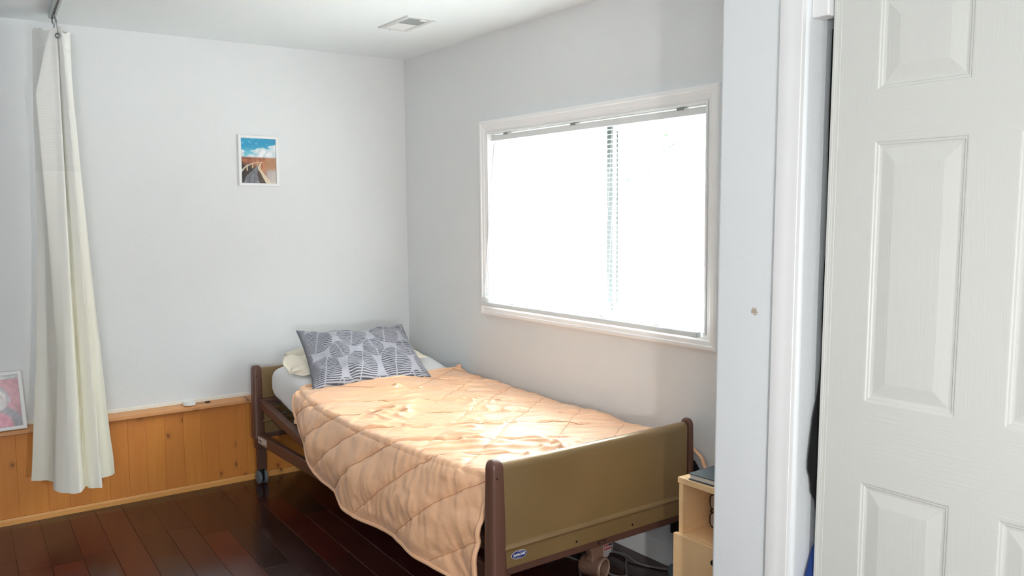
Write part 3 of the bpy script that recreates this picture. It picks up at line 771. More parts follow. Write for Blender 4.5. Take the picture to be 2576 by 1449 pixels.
for yc, nm in ((YF, 'footboard'), (YH, 'headboard')):
    p = board_panel(yc, nm)
    for x in (-.655, -.376):
        MB().disc_ring((x, yc-.0238, .312), (0, -1, 0), [(.0045, 0), (.0045, .0015), (.003, .0025), (.0001, .0027)], 12).build('screw', DARKST, p)
    for xc, w0, w1 in ((FX0+.031, .066, .050), (FX1-.014, .030, .026)):
        o = post(xc, yc, w0, w1)
        if xc < -.5:
            MB().disc_ring((xc-.010, yc-.0305, .615), (0, -1, 0), [(.0032, 0), (.0032, .0012), (.0001, .0006)], 10).build('screw_hole', DARKST, o)
    # cross beam under the panel
    MB().box((FX0+.045, yc-.018, .262), (FX1-.03, yc+.018, .2915)).build('cross_beam', BROWNST, bed, bevel=.004)
    for x in (FX0+.045, FX1-.05):
        l = MB().box((x-.026, yc-.016, .082), (x+.026, yc+.016, .262)).build('leg', BROWNST, bed, bevel=.005)
        MB().box((x-.032, yc-.026, .205), (x+.032, yc+.024, .268)).build('bracket', BROWNST if x < -.5 else DARKST, l, bevel=.004)
        w = MB()
        for dx in (-.0165, .0165):
            w.disc_ring((x+dx, yc+.006, .0385), (1, 0, 0), [(.0001, -.0085), (.020, -.0085), (.030, -.0095), (.038, -.006), (.0385, 0), (.038, .006), (.030, .0095), (.020, .0085), (.0001, .0085)], 24)
        wh = w.build('caster', RUBBER, bed, smooth=True)
        MB().box((x-.0075, yc-.018, .018), (x+.0075, yc+.026, .088)).cyl((x, yc, .07), (x, yc, .10), .012, 12).build('fork', BLACKPL, wh, bevel=.003)
# beam slot, warning label, gearbox at the foot
sl = MB().box((-.546, YF-.0190, .2715), (-.508, YF-.0175, .2835)).build('slot', DARKST, bed, bevel=.001)
MB().box((-.542, YF-.0196, .2740), (-.512, YF-.0188, .2812)).build('plug', BROWNST, sl)
g = MB().prism([(-.575, .2618), (-.565, .240), (-.560, .220), (-.566, .205), (-.558, .19), (-.50, .19), (-.492, .206), (-.461, .232), (-.461, .2618)], 'y', YF-.006, YF+.03).build('gearbox_bracket', TANPL, bed, bevel=.003)
tb = MB(); AX = (-.286, .957, 0); SCK = (-.522, YF-.026, .176)
tb.disc_ring(SCK, AX, [(.034, 0), (.039, -.001), (.041, .002), (.041, .010), (.0385, .014), (.0385, .085), (.034, .092), (.0001, .092)], 28)
tb.disc_ring(SCK, AX, [(.034, 0), (.0325, .002), (.0325, .05), (.0001, .05)], 28)
hs = tb.build('gearbox_socket', TANPL, bed, smooth=True, angle=math.radians(35))
MB().ring((SCK[0], SCK[1], SCK[2]), AX, .0368, .0026, 28, 8).build('socket_rim', M('socket_rim_metal', (150, 128, 112), .45, .2), hs, smooth=True)
MB().cyl((SCK[0]-.006, SCK[1]+.02, .172), (SCK[0]-.014, SCK[1]+.052, .172), .007, 6).build('drive_pin', DARKST, hs)
# warning sticker (dark ground, pale outline, ruled red and white lines)
def quadxz(m, x0, x1, z0, z1, y): m.box((x0, y-.0003, z0), (x1, y, z1))
LB = [(-.5075, .2610), (-.4625, .2610), (-.4625, .2400), (-.4895, .2085), (-.5075, .2085)]
lab = MB().prism(LB, 'y', YF-.0072, YF-.0062).build('warning_label', LABELK, g)
o_ = MB().tube([(p[0], YF-.0075, p[1]) for p in LB], .0006, 5, closed=True)
for k in range(15):
    z = .2580-k*.0033; xr = -.4650 if z > .241 else -.4650-(.241-z)*.86
    if k not in (1, 2, 5, 6): quadxz(o_, -.5055, xr, z-.0006, z+.0006, YF-.0075)
o_.build('label_lines', LABELW, g)
r_ = MB(); quadxz(r_, -.5055, -.484, .2510, .2560, YF-.0076); quadxz(r_, -.5055, -.472, .2375, .2425, YF-.0076); r_.build('label_red_bands', LABELR, g)
# maker's oval on the footboard
LX, LZ, LY = -.914, .3295, YF-.0244
el = [(LX+.0335*math.cos(2*PI*i/40), LZ+.0150*math.sin(2*PI*i/40)) for i in range(40)]
MB().prism(el, 'y', LY-.0006, LY+.0003).build('logo_rim', LOGOW, bed)
el = [(LX+.0322*math.cos(2*PI*i/40), LZ+.0138*math.sin(2*PI*i/40)) for i in range(40)]
MB().prism(el, 'y', LY-.0010, LY-.0005).build('logo_oval', LOGOB, bed)
sw = MB()
for s in (1, -1):
    sw.tube([(LX+s*.027*math.cos(a), LY-.0011, LZ+s*.0105*math.sin(a)) for a in np.linspace(.35, 1.9, 14)], [.0002+.0006*math.sin(PI*k/13) for k in range(14)], 5)
sw.build('logo_swoosh', LOGOW, bed)
def text(s, name, loc, size, parent, mat, shear=0, rot=(PI/2, 0, 0), ex=.0003, bold=.0, sx=1.0):
    cu_ = bpy.data.curves.new(name, 'FONT'); cu_.body = s; cu_.size = size; cu_.shear = shear; cu_.extrude = ex; cu_.offset = bold; cu_.align_x = 'CENTER'; cu_.align_y = 'CENTER'
    cu_.materials.append(mat); tmp = bpy.data.objects.new('tmp', cu_); COL.objects.link(tmp); bpy.context.view_layer.update()
    me = bpy.data.meshes.new_from_object(tmp.evaluated_get(bpy.context.evaluated_depsgraph_get())); bpy.data.objects.remove(tmp); bpy.data.curves.remove(cu_)
    me.materials.clear(); me.materials.append(mat); o = bpy.data.objects.new(name, me); link(o, parent); o.location = Vector(loc)-ORG[parent.name]; o.rotation_euler = rot; o.scale = (sx, 1, 1); ORG[o.name] = Vector(loc); return o
text('INVACARE', 'logo_lettering', (LX-.0005, LY-.0013, LZ), .0122, bed, LOGOW, .25, bold=.0004, sx=.86)

# base frame rails, sticker
for x in (FX0+.03, FX1-.06):
    rl_ = MB().box((x-.014, YF+.03, .236), (x+.014, YH-.015, .297)).build('base_rail', BROWNST, bed, bevel=.004)
    if x < -.5: lrail = rl_
st = MB().box((x-.0001, 0, 0), (x, 0.001, .001))
sx_ = FX0+.03-.0144
stk = MB().box((sx_-.0004, -.288, .247), (sx_, -.158, .287)).build('sticker', LABELW, lrail)
for y0, y1, z0, z1 in ((-.200, -.170, .281, .284), (-.215, -.168, .262, .270), (-.275, -.25, .279, .281), (-.277, -.24, .251, .255), (-.21, -.172, .256, .259)): MB().box((sx_-.0007, y0, z0), (sx_-.0003, y1, z1)).build('printed_line', INK, lrail)
MB().box((FX0+.04, -1.27, .225), (FX1-.05, -1.22, .25)).build('base_crossbar', BROWNST, bed, bevel=.003)
# mattress deck: flat section and raised head section
HG = (-.80, .385); HE = (-.165, .492)
def deckz(y): return HG[1] if y < HG[0] else HG[1]+(y-HG[0])*(HE[1]-HG[1])/(HE[0]-HG[0])
for x in (FX0+.035, FX1-.05):
    pr = [(YF+.035, .340), (YF+.035, .385), (HG[0], HG[1]), (HE[0], HE[1]), (HE[0]+.005, HE[1]-.046), (HG[0], HG[1]-.045)]
    V = [(x-.010, p[0], p[1]) for p in pr]+[(x+.026, p[0], p[1]) for p in pr]
    F = [(i, (i+1) % 6, 6+(i+1) % 6, 6+i) for i in range(6)]+[(5, 4, 3, 2, 1, 0)[:], (6, 7, 8, 9, 10, 11)]
    MB().add(V, F).build('deck_rail', BROWNST, bed, bevel=.003)
MB().box((FX0+.03, HE[0]-.03, HE[1]-.036), (FX1-.04, HE[0]+.004, HE[1]+.001)).build('deck_end_rail', BROWNST, bed, bevel=.003)
for k in range(14):
    y = -.24-k*.15
    MB().tube([(FX0+.05, y, deckz(y)-.006), (FX1-.06, y, deckz(y)-.006)], .003, 6).build('deck_wire', STEEL, bed)
for x in np.linspace(FX0+.12, FX1-.13, 6):
    MB().tube([(x, YF+.06, .381), (x, HG[0], HG[1]-.003), (x, HE[0]-.02, HE[1]-.006)], .0026, 6).build('deck_wire', STEEL, bed)
# lift struts under the deck
for x in (FX0+.06, FX1-.08):
    MB().tube([(x, -1.9, .26), (x, -1.75, .355)], .011, 10).build('lift_strut', BROWNST, bed)
    MB().tube([(x, -.95, .26), (x, -.88, .36)], .011, 10).build('lift_strut', BROWNST, bed)
MB().tube([(-.52, -2.30, .176), (-.52, -1.2, .20)], .012, 12).build('drive_shaft', DARKST, bed, smooth=True)
MB().box((-.60, -1.25, .17), (-.44, -1.05, .28)).build('motor_box', DARKST, bed, bevel=.01)

# power cord on the floor under the bed
pc = thing('power_cord', (-.2, -2.1, 0), 'grey power cord looping on the dark floor under the foot of the bed', 'cord')
MB().tube(crom([(-.36, -1.75, .20), (-.33, -1.88, .03), (-.30, -1.95, .0065), (-.26, -2.10, .0055), (-.27, -2.21, .0055), (-.235, -2.25, .0055), (-.17, -2.18, .0055), (-.10, -2.10, .0055), (-.11, -2.02, .0055), (-.21, -1.98, .0055), (-.29, -2.02, .0055), (-.40, -2.16, .0055)], 90), .0048, 8).build('loop', CORDM, pc, smooth=True)
MB().tube(crom([(-.13, -1.9, .20), (-.13, -1.96, .08), (-.11, -2.02, .015), (-.10, -2.10, .016), (-.10, -2.2, .0055), (-.04, -2.32, .0055)], 60), .0048, 8).build('lead', CORDM, pc, smooth=True)

# ------------------------------------------------------------------ mattress
def mtop(y):
    return np.interp(y, [-2.37, -1.5, -1.0, -.80, -.62, -.45, -.32, -.22, -.16], [.560, .565, .575, .600, .648, .680, .684, .672, .650])
def mbot(y): return deckz(y)+.0015 if y > HG[0] else HG[1]+.0015
mt = thing('mattress', (-.53, -1.27, .387), 'mattress in a pale grey-white fitted sheet lying on the bed, its head end raised', 'mattress')
ny, ns = 60, 44
ys = np.concatenate([np.linspace(-2.345, -.4, 40), np.linspace(-.38, -.185, 20)])
G = np.zeros((ny, ns, 3)); MXL, MXR = -.972, -.085
for j, y in enumerate(ys):
    zt, zb = mtop(y), mbot(y); e = 1.0
    if y > -.26: e = math.sqrt(max(0, 1-((y+.26)/.078)**2))
    cz = (zt+zb)/2; hz = (zt-zb)/2*(.25+.75*e); hx = (MXR-MXL)/2*(1-.03*(1-e))*(1-.07*max(0, min(1, (-2.2-y)/.14)))
    for i in range(ns):
        a = 2*PI*i/ns; ca, sa = math.cos(a), math.sin(a)
        sx = math.copysign(abs(ca)**.22, ca); sz = math.copysign(abs(sa)**.35, sa)
        dome = .010*math.cos(sx*PI/2) if sa > 0 else 0
        G[j, i] = ((MXL+MXR)/2+hx*sx, y, cz+hz*sz+dome+.002*fbm(sx*3, y*5, sz, 2))
        if sx < -.8:
            for ya_, za_, sl in ((-.24, .625, .32), (-.22, .555, .33)):
                dd = (G[j, i, 2]-(za_+(y-ya_)*sl)); G[j, i, 0] -= .007*math.exp(-(dd/.011)**2)*max(0, min(1, (-.2-y)*8))*max(0, min(1, (y+.75)*4))
m = MB().grid(G, wrap=True); m.f += [tuple(range(ns-1, -1, -1)), tuple((ny-1)*ns+i for i in range(ns))]
m.build('sheet', SHEET, mt, smooth=True, angle=math.radians(70))
# ------------------------------------------------------------------ pillows
def pillow(parent, name, TL, TR, BR, BL, T, mat, nu=64, nv=48, dip=.0, wr=.012, seed=0., Tb=.4, side=None, uvs=(.66, .5)):
    TL, TR, BR, BL = map(Vector, (TL, TR, BR, BL)); nrm = (TR-BL).cross(TL-BR).normalized()
    if nrm.y > 0: nrm = -nrm
    out = []
    for sgn in (1, -1):
        G = np.zeros((nv, nu, 3)); uv = []
        for j in range(nv):
            for i in range(nu):
                u, v = -1+2*i/(nu-1), -1+2*j/(nv-1)
                a, b = (u+1)/2, (v+1)/2
                # pinch edges inward between the corners
                pin = .045
                uu = u*(1-pin*(1-v*v)); vv = v*(1-pin*(1-u*u)-(dip*(1-abs(u)**1.6) if v > 0 else 0)*max(0, v))
                a, b = (uu+1)/2, (vv+1)/2
                p = BL*(1-a)*(1-b)+BR*a*(1-b)+TR*a*b+TL*(1-a)*b
                h = T*(max(0, 1-abs(u)**2.6)*max(0, 1-abs(v)**2.6))**.5
                ed = min(1-abs(u), 1-abs(v))
                w_ = wr*fbm(u*2.2+seed, v*2.2, sgn*3, 3)*min(1, ed*5)+wr*.5*math.sin((u*9+v*4+3*fbm(u*1.5, v*1.5, seed, 2)))*max(0, 1-ed*3.2)*min(1, ed*8)
                q = p+nrm*(sgn*h*(1 if sgn > 0 else Tb)+w_*(1 if sgn > 0 else .3))
                G[j, i] = q; uv.append((a*uvs[0], b*uvs[1]))
        out.append((G, uv))
    m = MB(); uv = []
    for G, u_ in out: m.grid(G); uv += u_
    m.uv = uv
    me = m.build(name, mat, parent, smooth=True, angle=math.radians(75))
    bm = bmesh.new(); bm.from_mesh(me.data); bmesh.ops.remove_doubles(bm, verts=bm.verts, dist=1e-5); bmesh.ops.recalc_face_normals(bm, faces=bm.faces); bm.to_mesh(me.data); bm.free()
    # flat flange of the case
    return me, out
cp = thing('cream_pillow', (-.55, -.45, .665), 'cream pillow lying on the mattress behind the grey patterned pillow', 'pillow', group=None)
pillow(cp, 'pillow_case', (-.90, -.21, .735), (-.18, -.20, .728), (-.19, -.585, .690), (-.985, -.53, .690), .050, CREAM, Tb=.25, dip=-.0, wr=.014, seed=4.)
cf = MB()
G = np.zeros((14, 16, 3))
for j in range(14):
    for i in range(16):
        a, b = i/15, j/13
        G[j, i] = Vector((-.985, -.50, .672))*(1-a)*(1-b)+Vector((-.88, -.62, .676))*a*(1-b)+Vector((-.86, -.46, .765))*a*b+Vector((-.955, -.36, .75))*(1-a)*b
        G[j, i, 0] -= .018*math.sin(PI*b)*math.sin(a*5+b*2); G[j, i, 2] += .006*math.sin(a*9+b*5)
c_ = cf.grid(G).build('case_flap', CREAM, cp, smooth=True, angle=math.radians(70)); s_ = c_.modifiers.new('solid', 'SOLIDIFY'); s_.thickness = .003
gp = thing('grey_pillow', (-.58, -.55, .62), 'grey pillow printed with striped leaf shapes leaning upright at the head of the bed', 'pillow')
pc_, out = pillow(gp, 'pillow_case', (-.858, -.305, .868), (-.212, -.295, .848), (-.345, -.865, .640), (-.962, -.775, .634), .070, PILLOWM, Tb=.22, nu=84, nv=64, dip=.26, wr=.020, seed=1.3)
G = out[0][0]; pp = []
for j in range(0, 64, 2): pp.append(G[j, 0])
for i in range(0, 84, 2): pp.append(G[63, i])
for j in range(63, 0, -2): pp.append(G[j, 83])
for i in range(83, 0, -2): pp.append(G[0, i])
MB().tube(pp, .0035, 6, closed=True).build('piping', PILLOWSIDE, gp, smooth=True)

# ------------------------------------------------------------------ quilt
def hemz(y): return np.interp(y, [-2.42, -2.36, -2.2, -1.94, -1.6, -1.19, -.95, -.80, -.70], [.150, .165, .215, .258, .277, .324, .395, .46, .52])
def ridgex(y): return np.interp(y, [-2.36, -2.2, -1.9, -1.5, -1.1, -.8, -.66], [-.99, -1.005, -1.04, -1.065, -1.055, -1.02, -.985])
NA, NL = 250, 300
base = np.zeros((NL, NA, 3)); arc = np.zeros((NL, NA))
for j in range(NL):
    t = j/(NL-1)
    yt = -.76+(-2.366+.76)*t
    zt = float(mtop(min(yt, -.70)))+.038; rx_ = float(ridgex(yt)); hz = float(hemz(yt))
    hx = rx_-.045-.03*math.sin(PI*min(1, t*1.05))
    fo = max(0, (t-.86)/.14)
    P = [(hx-.012*fo, hz), (hx+.004, hz+(zt-hz)*.45), (rx_-.022+.028*fo, hz+(zt-hz)*.78), (rx_+.005+.03*fo, zt-.030), (rx_+.07+.02*fo, zt-.006), (-.55, zt+.004), (-.16, zt-.002), (-.070, zt-.018), (-.036, zt-.06), (-.032, zt-.17)]
    c = crom(P, NA)
    L = np.r_[0, np.cumsum(np.linalg.norm(np.diff(c, axis=0), axis=1))]
    # arc measured from the ridge
    k0 = int(np.argmin(abs(c[:, 0]-(rx_+.02)))); arc[j] = L-L[k0]
    base[j, :, 0] = c[:, 0]; base[j, :, 2] = c[:, 1]
    s = L/L[-1]
    # head edge wanders across the width
    dh = np.interp(arc[j], [-.35, -.18, -.05, .03, .12, .28, .45, .62, .75, .9, 1.05], [-.13, -.02, .05, .075, .045, -.02, -.075, -.05, .0, .03, .02])
    base[j, :, 1] = yt+dh*(1-t)**2.2
# head corner droops
hs_ = np.zeros_like(arc)
du = np.gradient(base, axis=1); dv_ = np.gradient(base, axis=0); N = np.cross(du, dv_); N /= np.linalg.norm(N, axis=2, keepdims=True)+1e-9
if N[NL//2, NA//2, 2] < 0: N = -N
yy = base[:, :, 1]
k1 = np.where(arc < 0, 1.30*arc, .72*arc)
f1 = (yy+k1+.14)/.272+.04*np.sin(arc*9+yy*4); f2 = (yy-np.where(arc < 0, 1.1*arc, .74*arc)+.02)/.275+.03*np.sin(arc*7-yy*5)
d1 = np.abs(f1-np.round(f1)); d2 = np.abs(f2-np.round(f2))        # 0 at stitch .. .5 mid
puff = (1-np.exp(-d1/.10))*(1-np.where(arc > 0, .30, .10)*np.exp(-d2/.05))
groove = np.exp(-(d1/.024)**2)+.30*np.exp(-(d2/.02)**2)*(arc > 0)
wr = np.zeros_like(arc); wr2 = np.zeros_like(arc); big = np.zeros_like(arc)
for j in range(NL):
    for i in range(NA):
        a, y = arc[j, i], yy[j, i]
        w0 = noise.noise(Vector((a*2.6, y*2.6, 3.3))); w1 = noise.noise(Vector((a*2.6, y*2.6, 13.3)))
        # satin creases: warped, patchy, running along the stitch lines on the top, falling down the drape
        kk = max(0., min(1., (a+.03)/.07)); kk = kk*kk*(3-2*kk)
        pa, qa = (a-.6*y)*.85+.10*w0, (y+.62*a)+.07*w1
        pb, qb = (y*.5+a)*.7+.10*w0, (y-.35*a)+.06*w1
        amp = max(0, .45+.9*noise.noise(Vector((a*4.1, y*4.1, 21.0))))
        f_1 = lambda p, q: (1-abs(noise.noise(Vector((p*4.0, q*12.0, 1.7)))))**4-.3
        wr[j, i] = (f_1(pa, qa)*kk+f_1(pb, qb)*(1-kk))*amp
        f_2 = lambda p, q: (1-abs(noise.noise(Vector((p*8+1.5*w1, q*23.0, 5.1)))))**5-.2
        wr2[j, i] = (f_2(pa, qa)*kk+f_2(pb, qb)*(1-kk))*(.25+amp)*(.45+abs(w0)*1.6)
        big[j, i] = noise.noise(Vector((a*3.1, y*3.1, 9.0)))
        if a < 0:
            k_ = min(1, -a/.06); wr[j, i] *= 1-.55*k_; wr2[j, i] *= 1-.72*k_
            # loose facets on the hanging side
            wr[j, i] += k_*1.0*abs(noise.noise(Vector((a*9+.6*w0, y*8+.6*w1, 31.0))))-.2*k_
        else: wr2[j, i] *= .5+1.0*math.exp(-d1[j, i]/.16)
gn = np.clip(.5+1.3*big, 0, 1.2)
gath = gn*np.exp(-d1/.06)*np.sin(arc*110+30*big+9*wr)*.0013+gn*np.exp(-d2/.05)*np.sin(yy*105+32*big)*.0008
D = .0115*puff-.0060*groove+.0170*wr+.0210*wr2+.009*big+1.4*gath
edge = np.ones_like(arc)
for j in range(NL):
    t = j/(NL-1); edge[j] *= .25+.75*min(1, t*7)
ss_ = np.clip((arc-arc[:, :1])/.05, 0, 1); edge *= .35+.65*ss_
Dp = np.pad(D*edge, 1, mode='edge'); D = (Dp[1:-1, 1:-1]*4+Dp[:-2, 1:-1]*2+Dp[2:, 1:-1]*2+Dp[1:-1, :-2]*2+Dp[1:-1, 2:]*2+Dp[:-2, :-2]+Dp[2:, 2:]+Dp[:-2, 2:]+Dp[2:, :-2])/16
G = base+N*D[:, :, None]
# keep off the wall
G[:, :, 0] = np.minimum(G[:, :, 0], -.030)
# hem sway
G[:, :, 0] += (np.clip(-arc/.33, 0, 1)**2)*.018*np.sin(yy*13)
qt = thing('quilt', (-.55, -1.6, .60), 'peach quilted comforter spread over the bed and draped down its near side', 'quilt')
q_ = MB().grid(G).build('cover', QUILTM, qt, smooth=True, angle=math.radians(75))
s_ = q_.modifiers.new('solid', 'SOLIDIFY'); s_.thickness = .004; s_.offset = -1
# stitched seams following the quilting lines
for k in range(int(math.floor(f1.min())), int(math.ceil(f1.max()))+1):
    pts = []
    for i in range(2, NA-30, 2):
        col = f1[:, i]-k
        z_ = np.where(np.sign(col[:-1]) != np.sign(col[1:]))[0]
        if len(z_):
            j = int(z_[0]); w_ = col[j]/(col[j]-col[j+1]); p = G[j, i]*(1-w_)+G[j+1, i]*w_+N[j, i]*.0014
            pts.append(tuple(p))
        elif len(pts) > 5: break
        else: pts = []
    if len(pts) > 5: MB().tube(pts, .0011, 5).build('seam', STITCH, qt)
for k in range(int(math.floor(f2.min())), int(math.ceil(f2.max()))+1):
    pts = []
    for i in range(int(NA*.52), NA-34, 2):
        col = f2[:, i]-k
        z_ = np.where(np.sign(col[:-1]) != np.sign(col[1:]))[0]
        if len(z_):
            j = int(z_[0]); w_ = col[j]/(col[j]-col[j+1]); pts.append(tuple(G[j, i]*(1-w_)+G[j+1, i]*w_+N[j, i]*.0007))
        elif len(pts) > 5: break
        else: pts = []
    if len(pts) > 8: MB().tube(pts, .0009, 5).build('seam', STITCH, qt)
# bound edges
MB().tube([tuple(p+np.array((.004, 0, -.002))) for p in G[::4, 0]], .0095, 8).build('bound_edge', QUILTM, qt, smooth=True)
MB().tube([tuple(p+np.array((0, .0, -.006))) for p in G[0, ::4]], .0095, 8).build('bound_edge', QUILTM, qt, smooth=True)
MB().tube([tuple(p) for p in G[-1, :130:3]], .0095, 8).build('bound_edge', QUILTM, qt, smooth=True)
e_ = G[0, 0]; MB().box((e_[0]-.012, e_[1]+.002, e_[2]-.008), (e_[0]+.004, e_[1]+.020, e_[2]+.010)).build('corner_loop', QUILTM, qt, bevel=.002)
e_ = G[0, int(np.argmin(abs(G[0, :, 0]+.085)))]; MB().box((e_[0]-.012, e_[1]-.004, e_[2]-.004), (e_[0]+.012, e_[1]+.014, e_[2]+.016)).build('corner_loop', QUILTM, qt, bevel=.002)
# far corner of the quilt folding out past the foot post
cpts = [(-2.36, .56), (-2.40, .545), (-2.44, .53), (-2.47, .50), (-2.49, .465), (-2.50, .42)]
c = crom(cpts, 22); Gq = np.zeros((22, 8, 3))
for j in range(22):
    for i in range(8):
        a = i/7; Gq[j, i] = (-.031+.015*a, c[j, 0]+.004*math.sin(j), c[j, 1]+.006*math.sin(a*PI))
f_ = MB().grid(Gq).build('folded_corner', QUILTM, qt, smooth=True, angle=math.radians(75)); s_ = f_.modifiers.new('solid', 'SOLIDIFY'); s_.thickness = .009; s_.offset = 0
# flat black upright shape below it
bb = MB(); cpts = [(-2.37, .515), (-2.40, .508), (-2.428, .490), (-2.450, .464), (-2.462, .43), (-2.468, .33), (-2.475, .06), (-2.45, .002), (-2.38, .002), (-2.37, .06)]
v = [(-.034, p[0], p[1]) for p in cpts]+[(-.0165, p[0], p[1]) for p in cpts]; n = len(cpts)
blk = MB().add(v, [(i, (i+1) % n, n+(i+1) % n, n+i) for i in range(n)]+[tuple(range(n)), tuple(range(2*n-1, n-1, -1))]).build('black_shape', BLACKCL, None, bevel=.004)
tag(blk, 'flat black shape between the bed foot and the window wall', 'cloth')

# ------------------------------------------------------------------ nightstand
NX, NY0, NY1 = -.42, -2.712, -3.02
nsd = thing('nightstand', (-.22, -2.86, 0), 'light birch nightstand with an open cubby half hidden by the closet wall', 'nightstand')
MB().box((NX, NY1-.012, .556), (-.02, NY0, .576)).build('top', BIRCH, nsd, bevel=.001)
for y in (NY0-.004, NY1+.008):
    MB().box((NX+.003, y-.018, 0), (-.025, y, .556)).build('side_panel', BIRCH, nsd, bevel=.0008)
MB().box((-.033, NY1+.008, .01), (-.026, NY0-.022, .556)).build('back_panel', BIRCH, nsd)
MB().box((NX+.006, NY1+.0085, .362), (-.034, NY0-.0225, .378)).build('shelf', BIRCH, nsd, bevel=.0008)
dr = MB().box((NX-.016, NY1-.012, .05), (NX+.0025, NY0+.004, .378)).build('drawer', BIRCH, nsd, bevel=.001)
MB().disc_ring((NX-.016, -2.906, .338), (-1, 0, 0), [(.008, 0), (.006, .006), (.011, .016), (.009, .021), (.0001, .022)], 18).build('knob', DARKST, dr, smooth=True)
MB().box((NX+.01, NY1+.01, .01), (-.04, NY0-.024, .05)).build('plinth', BIRCH, nsd)
MB().box((NX+.03, -2.79, .549), (NX+.042, -2.778, .5558)).build('catch', DARKST, nsd)
# notebook
nb = thing('notebook', (-.25, -2.86, .5765), 'dark blue-grey hardback notebook lying on the nightstand', 'notebook')
nr = Matrix.Rotation(.07, 3, 'Z')
def nbbox(x0, y0, z0, x1, y1, z1):
    m = MB(); c = Vector((-.25, -2.84, 0)); m.box((x0, y0, z0), (x1, y1, z1)); m.v = [tuple(c+nr @ (Vector(p)-c)) for p in m.v]; return m
nbbox(-.408, -2.955, .5767, -.185, -2.745, .580).build('cover', NBCOVER, nb, bevel=.001)
nbbox(-.408, -2.955, .5955, -.185, -2.745, .599).build('cover', NBCOVER, nb, bevel=.0012)
nbbox(-.188, -2.955, .5767, -.183, -2.745, .599).build('spine', NBCOVER, nb, bevel=.001)
nbbox(-.403, -2.950, .5802, -.188, -2.75, .5953).build('pages', PAGES, nb)
# eyeglasses standing in the cubby
eg = thing('eyeglasses', (-.30, -2.80, .379), 'black rimmed eyeglasses standing on end inside the nightstand cubby', 'eyeglasses')
gx = -.30
def lens(yc, zc, ry, rz):
    return [(gx, yc+ry*math.copysign(abs(math.cos(a))**.7, math.cos(a)), zc+rz*math.copysign(abs(math.sin(a))**.7, math.sin(a))) for a in np.linspace(0, 2*PI, 28, endpoint=False)]
for zc in (.410, .476):
    l = MB().tube(lens(-2.776, zc, .021, .027), .0028, 8, closed=True).build('rim', BLACKPL, eg, smooth=True)
    MB().add([(p[0]-.0004, p[1], p[2]) for p in lens(-2.776, zc, .020, .026)], [tuple(range(28))]).build('lens', LENSM, eg)
MB().tube(crom([(gx, -2.765, .437), (gx-.004, -2.761, .443), (gx, -2.765, .449)], 8), .0027, 8).build('bridge', BLACKPL, eg, smooth=True)
for z in (.3825, .5035): MB().tube(crom([(gx, -2.778, z), (gx+.03, -2.783, z), (gx+.09, -2.785, z+.002 if z > .4 else z+.001), (gx+.125, -2.798, z+.002)], 14), .0022, 8).build('temple', BLACKPL, eg, smooth=True)

# ------------------------------------------------------------------ clothes in the closet
def garment(name, mat, prof, label, cat='garment', yb=-3.62, seed=0):
    """soft hanging body; prof = [(z, x of the fold that bulges out between jamb and door)]"""
    t = thing(name, (-.5, -3.54, prof[-1][0]), label, cat)
    nz, na = 60, 40; G = np.zeros((nz, na, 3)); zz = np.linspace(prof[0][0], prof[-1][0], nz)
    for j, z in enumerate(zz):
        xf = float(np.interp(-z, [-p[0] for p in prof], [p[1] for p in prof]))
        m_ = min(xf+.006, -.660)
        P = [(xf, -3.463), (xf+.003, -3.452), (max(-.64, xf+.02), -3.4485), (-.36, -3.45), (-.34, -3.50), (-.34, yb), (-.66, yb), (-.672, -3.56), (max(-.674, xf+.006), -3.497), (xf+.006, -3.486), (xf+.001, -3.476), (xf, -3.463)]
        c = crom(P, na+1)[:-1]
        for i in range(na):
            k = .005*fbm(i*.3, z*4, seed, 2) if 8 < i < na-8 else 0
            G[j, i] = (c[i, 0]+k, min(c[i, 1], -3.4465)+.0095*(2-z), z)
    m = MB().grid(G, wrap=True); m.f += [tuple(range(na-1, -1, -1)), tuple((nz-1)*na+i for i in range(na))]
    m.build('cloth', mat, t, smooth=True, angle=math.radians(80)); return t
garment('black_garment', BLACKCL, [(1.95, -.655)]+[(1.728, -0.658), (1.428, -0.654), (1.122, -0.671), (1.021, -0.692), (0.971, -0.706), (0.869, -0.721), (0.838, -0.723), (0.804, -0.709), (0.76, -0.704), (0.746, -0.686), (0.713, -0.681)]+[(.690, -.660), (.66, -.655)], 'black garment hanging in the closet gap beside the white panelled door')  # garment below; its upper part is added as the black shadow gap
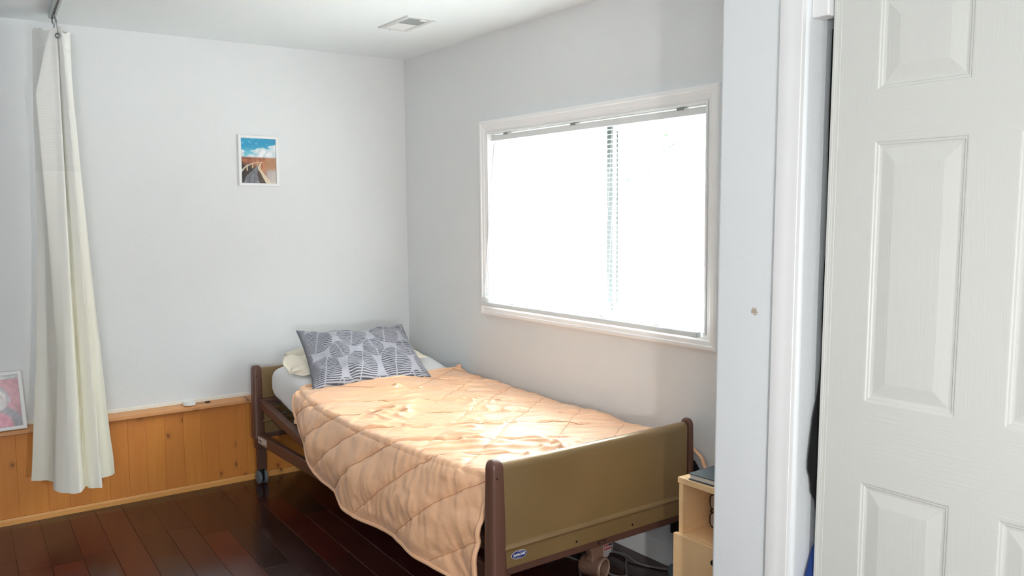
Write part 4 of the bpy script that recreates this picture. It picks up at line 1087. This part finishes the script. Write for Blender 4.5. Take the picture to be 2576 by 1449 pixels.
garment('blue_cloth', BLUECL, [(0.626, -.675)]+[(0.62, -0.689), (0.609, -0.697), (0.552, -0.719)]+[(.5, -0.723), (.3, -0.719), (.004, -0.719)], 'blue cloth standing low in the closet gap below the black garment', cat='cloth', seed=2)

# ------------------------------------------------------------------ outdoors beyond the window
struct('ground', MB().box((.13, -16, -.40), (26, 14, -.30)), M('lawn', (150, 152, 150), .9, bump=(8, .3)))
hs = thing('neighbour_house', (8.0, -1.0, -.3), 'pale sided house seen through the blind beyond the window', 'house')
SID = M('pale_siding', (214, 216, 214), .7)
for k in range(14):
    z = -.3+k*.2
    MB().prism([(7.95, z), (7.98, z+.205), (8.2, z+.205), (8.2, z)], 'y', -4.2, 3.2).build('siding_board', SID, hs)
fr_ = MB().box((7.90, -.9, .9), (7.96, .3, 2.0)).build('window_frame', TRIMW, hs)
MB().box((7.885, -.82, .98), (7.899, -.34, 1.92)).box((7.885, -.26, .98), (7.899, .22, 1.92)).build('pane', M('far_glass', (120, 140, 150), .1), fr_)
MB().prism([(-4.5, 2.5), (3.5, 2.5), (3.5, 2.62), (-.5, 3.6), (-4.5, 2.62)], 'x', 7.6, 11).build('roof', M('shingle_roof', (120, 118, 116), .9), hs)
# tree
tg = thing('garden_tree', (5.4, 1.2, -.3), 'green leafy tree standing outside between the window and the pale house', 'tree')
MB().tube(crom([(5.4, 1.2, -.3), (5.42, 1.22, .6), (5.36, 1.3, 1.6), (5.4, 1.5, 2.4)], 14), [.11-.005*k for k in range(14)], 10).build('trunk', M('bark', (92, 76, 62), .9, bump=(20, .4)), tg, smooth=True)
LEAF = M('leaf_green', (146, 170, 146), .7); lv = MB(); r3 = random.Random(5)
for k in range(2600):
    d = Vector((r3.gauss(0, 1), r3.gauss(0, 1), r3.gauss(0, 1))).normalized()*(r3.random()**.4); p = Vector((5.4+d.x*1.0, 2.9+d.y*1.9, 2.55+d.z*.95))
    u = Vector((r3.gauss(0, 1), r3.gauss(0, 1), r3.gauss(0, 1))).normalized(); w_ = u.orthogonal().normalized()
    lv.add([p, p+u*.05+w_*.03, p+u*.11, p+u*.05-w_*.03], [(0, 1, 2, 3)])
lv.build('crown', LEAF, tg, kind='stuff')
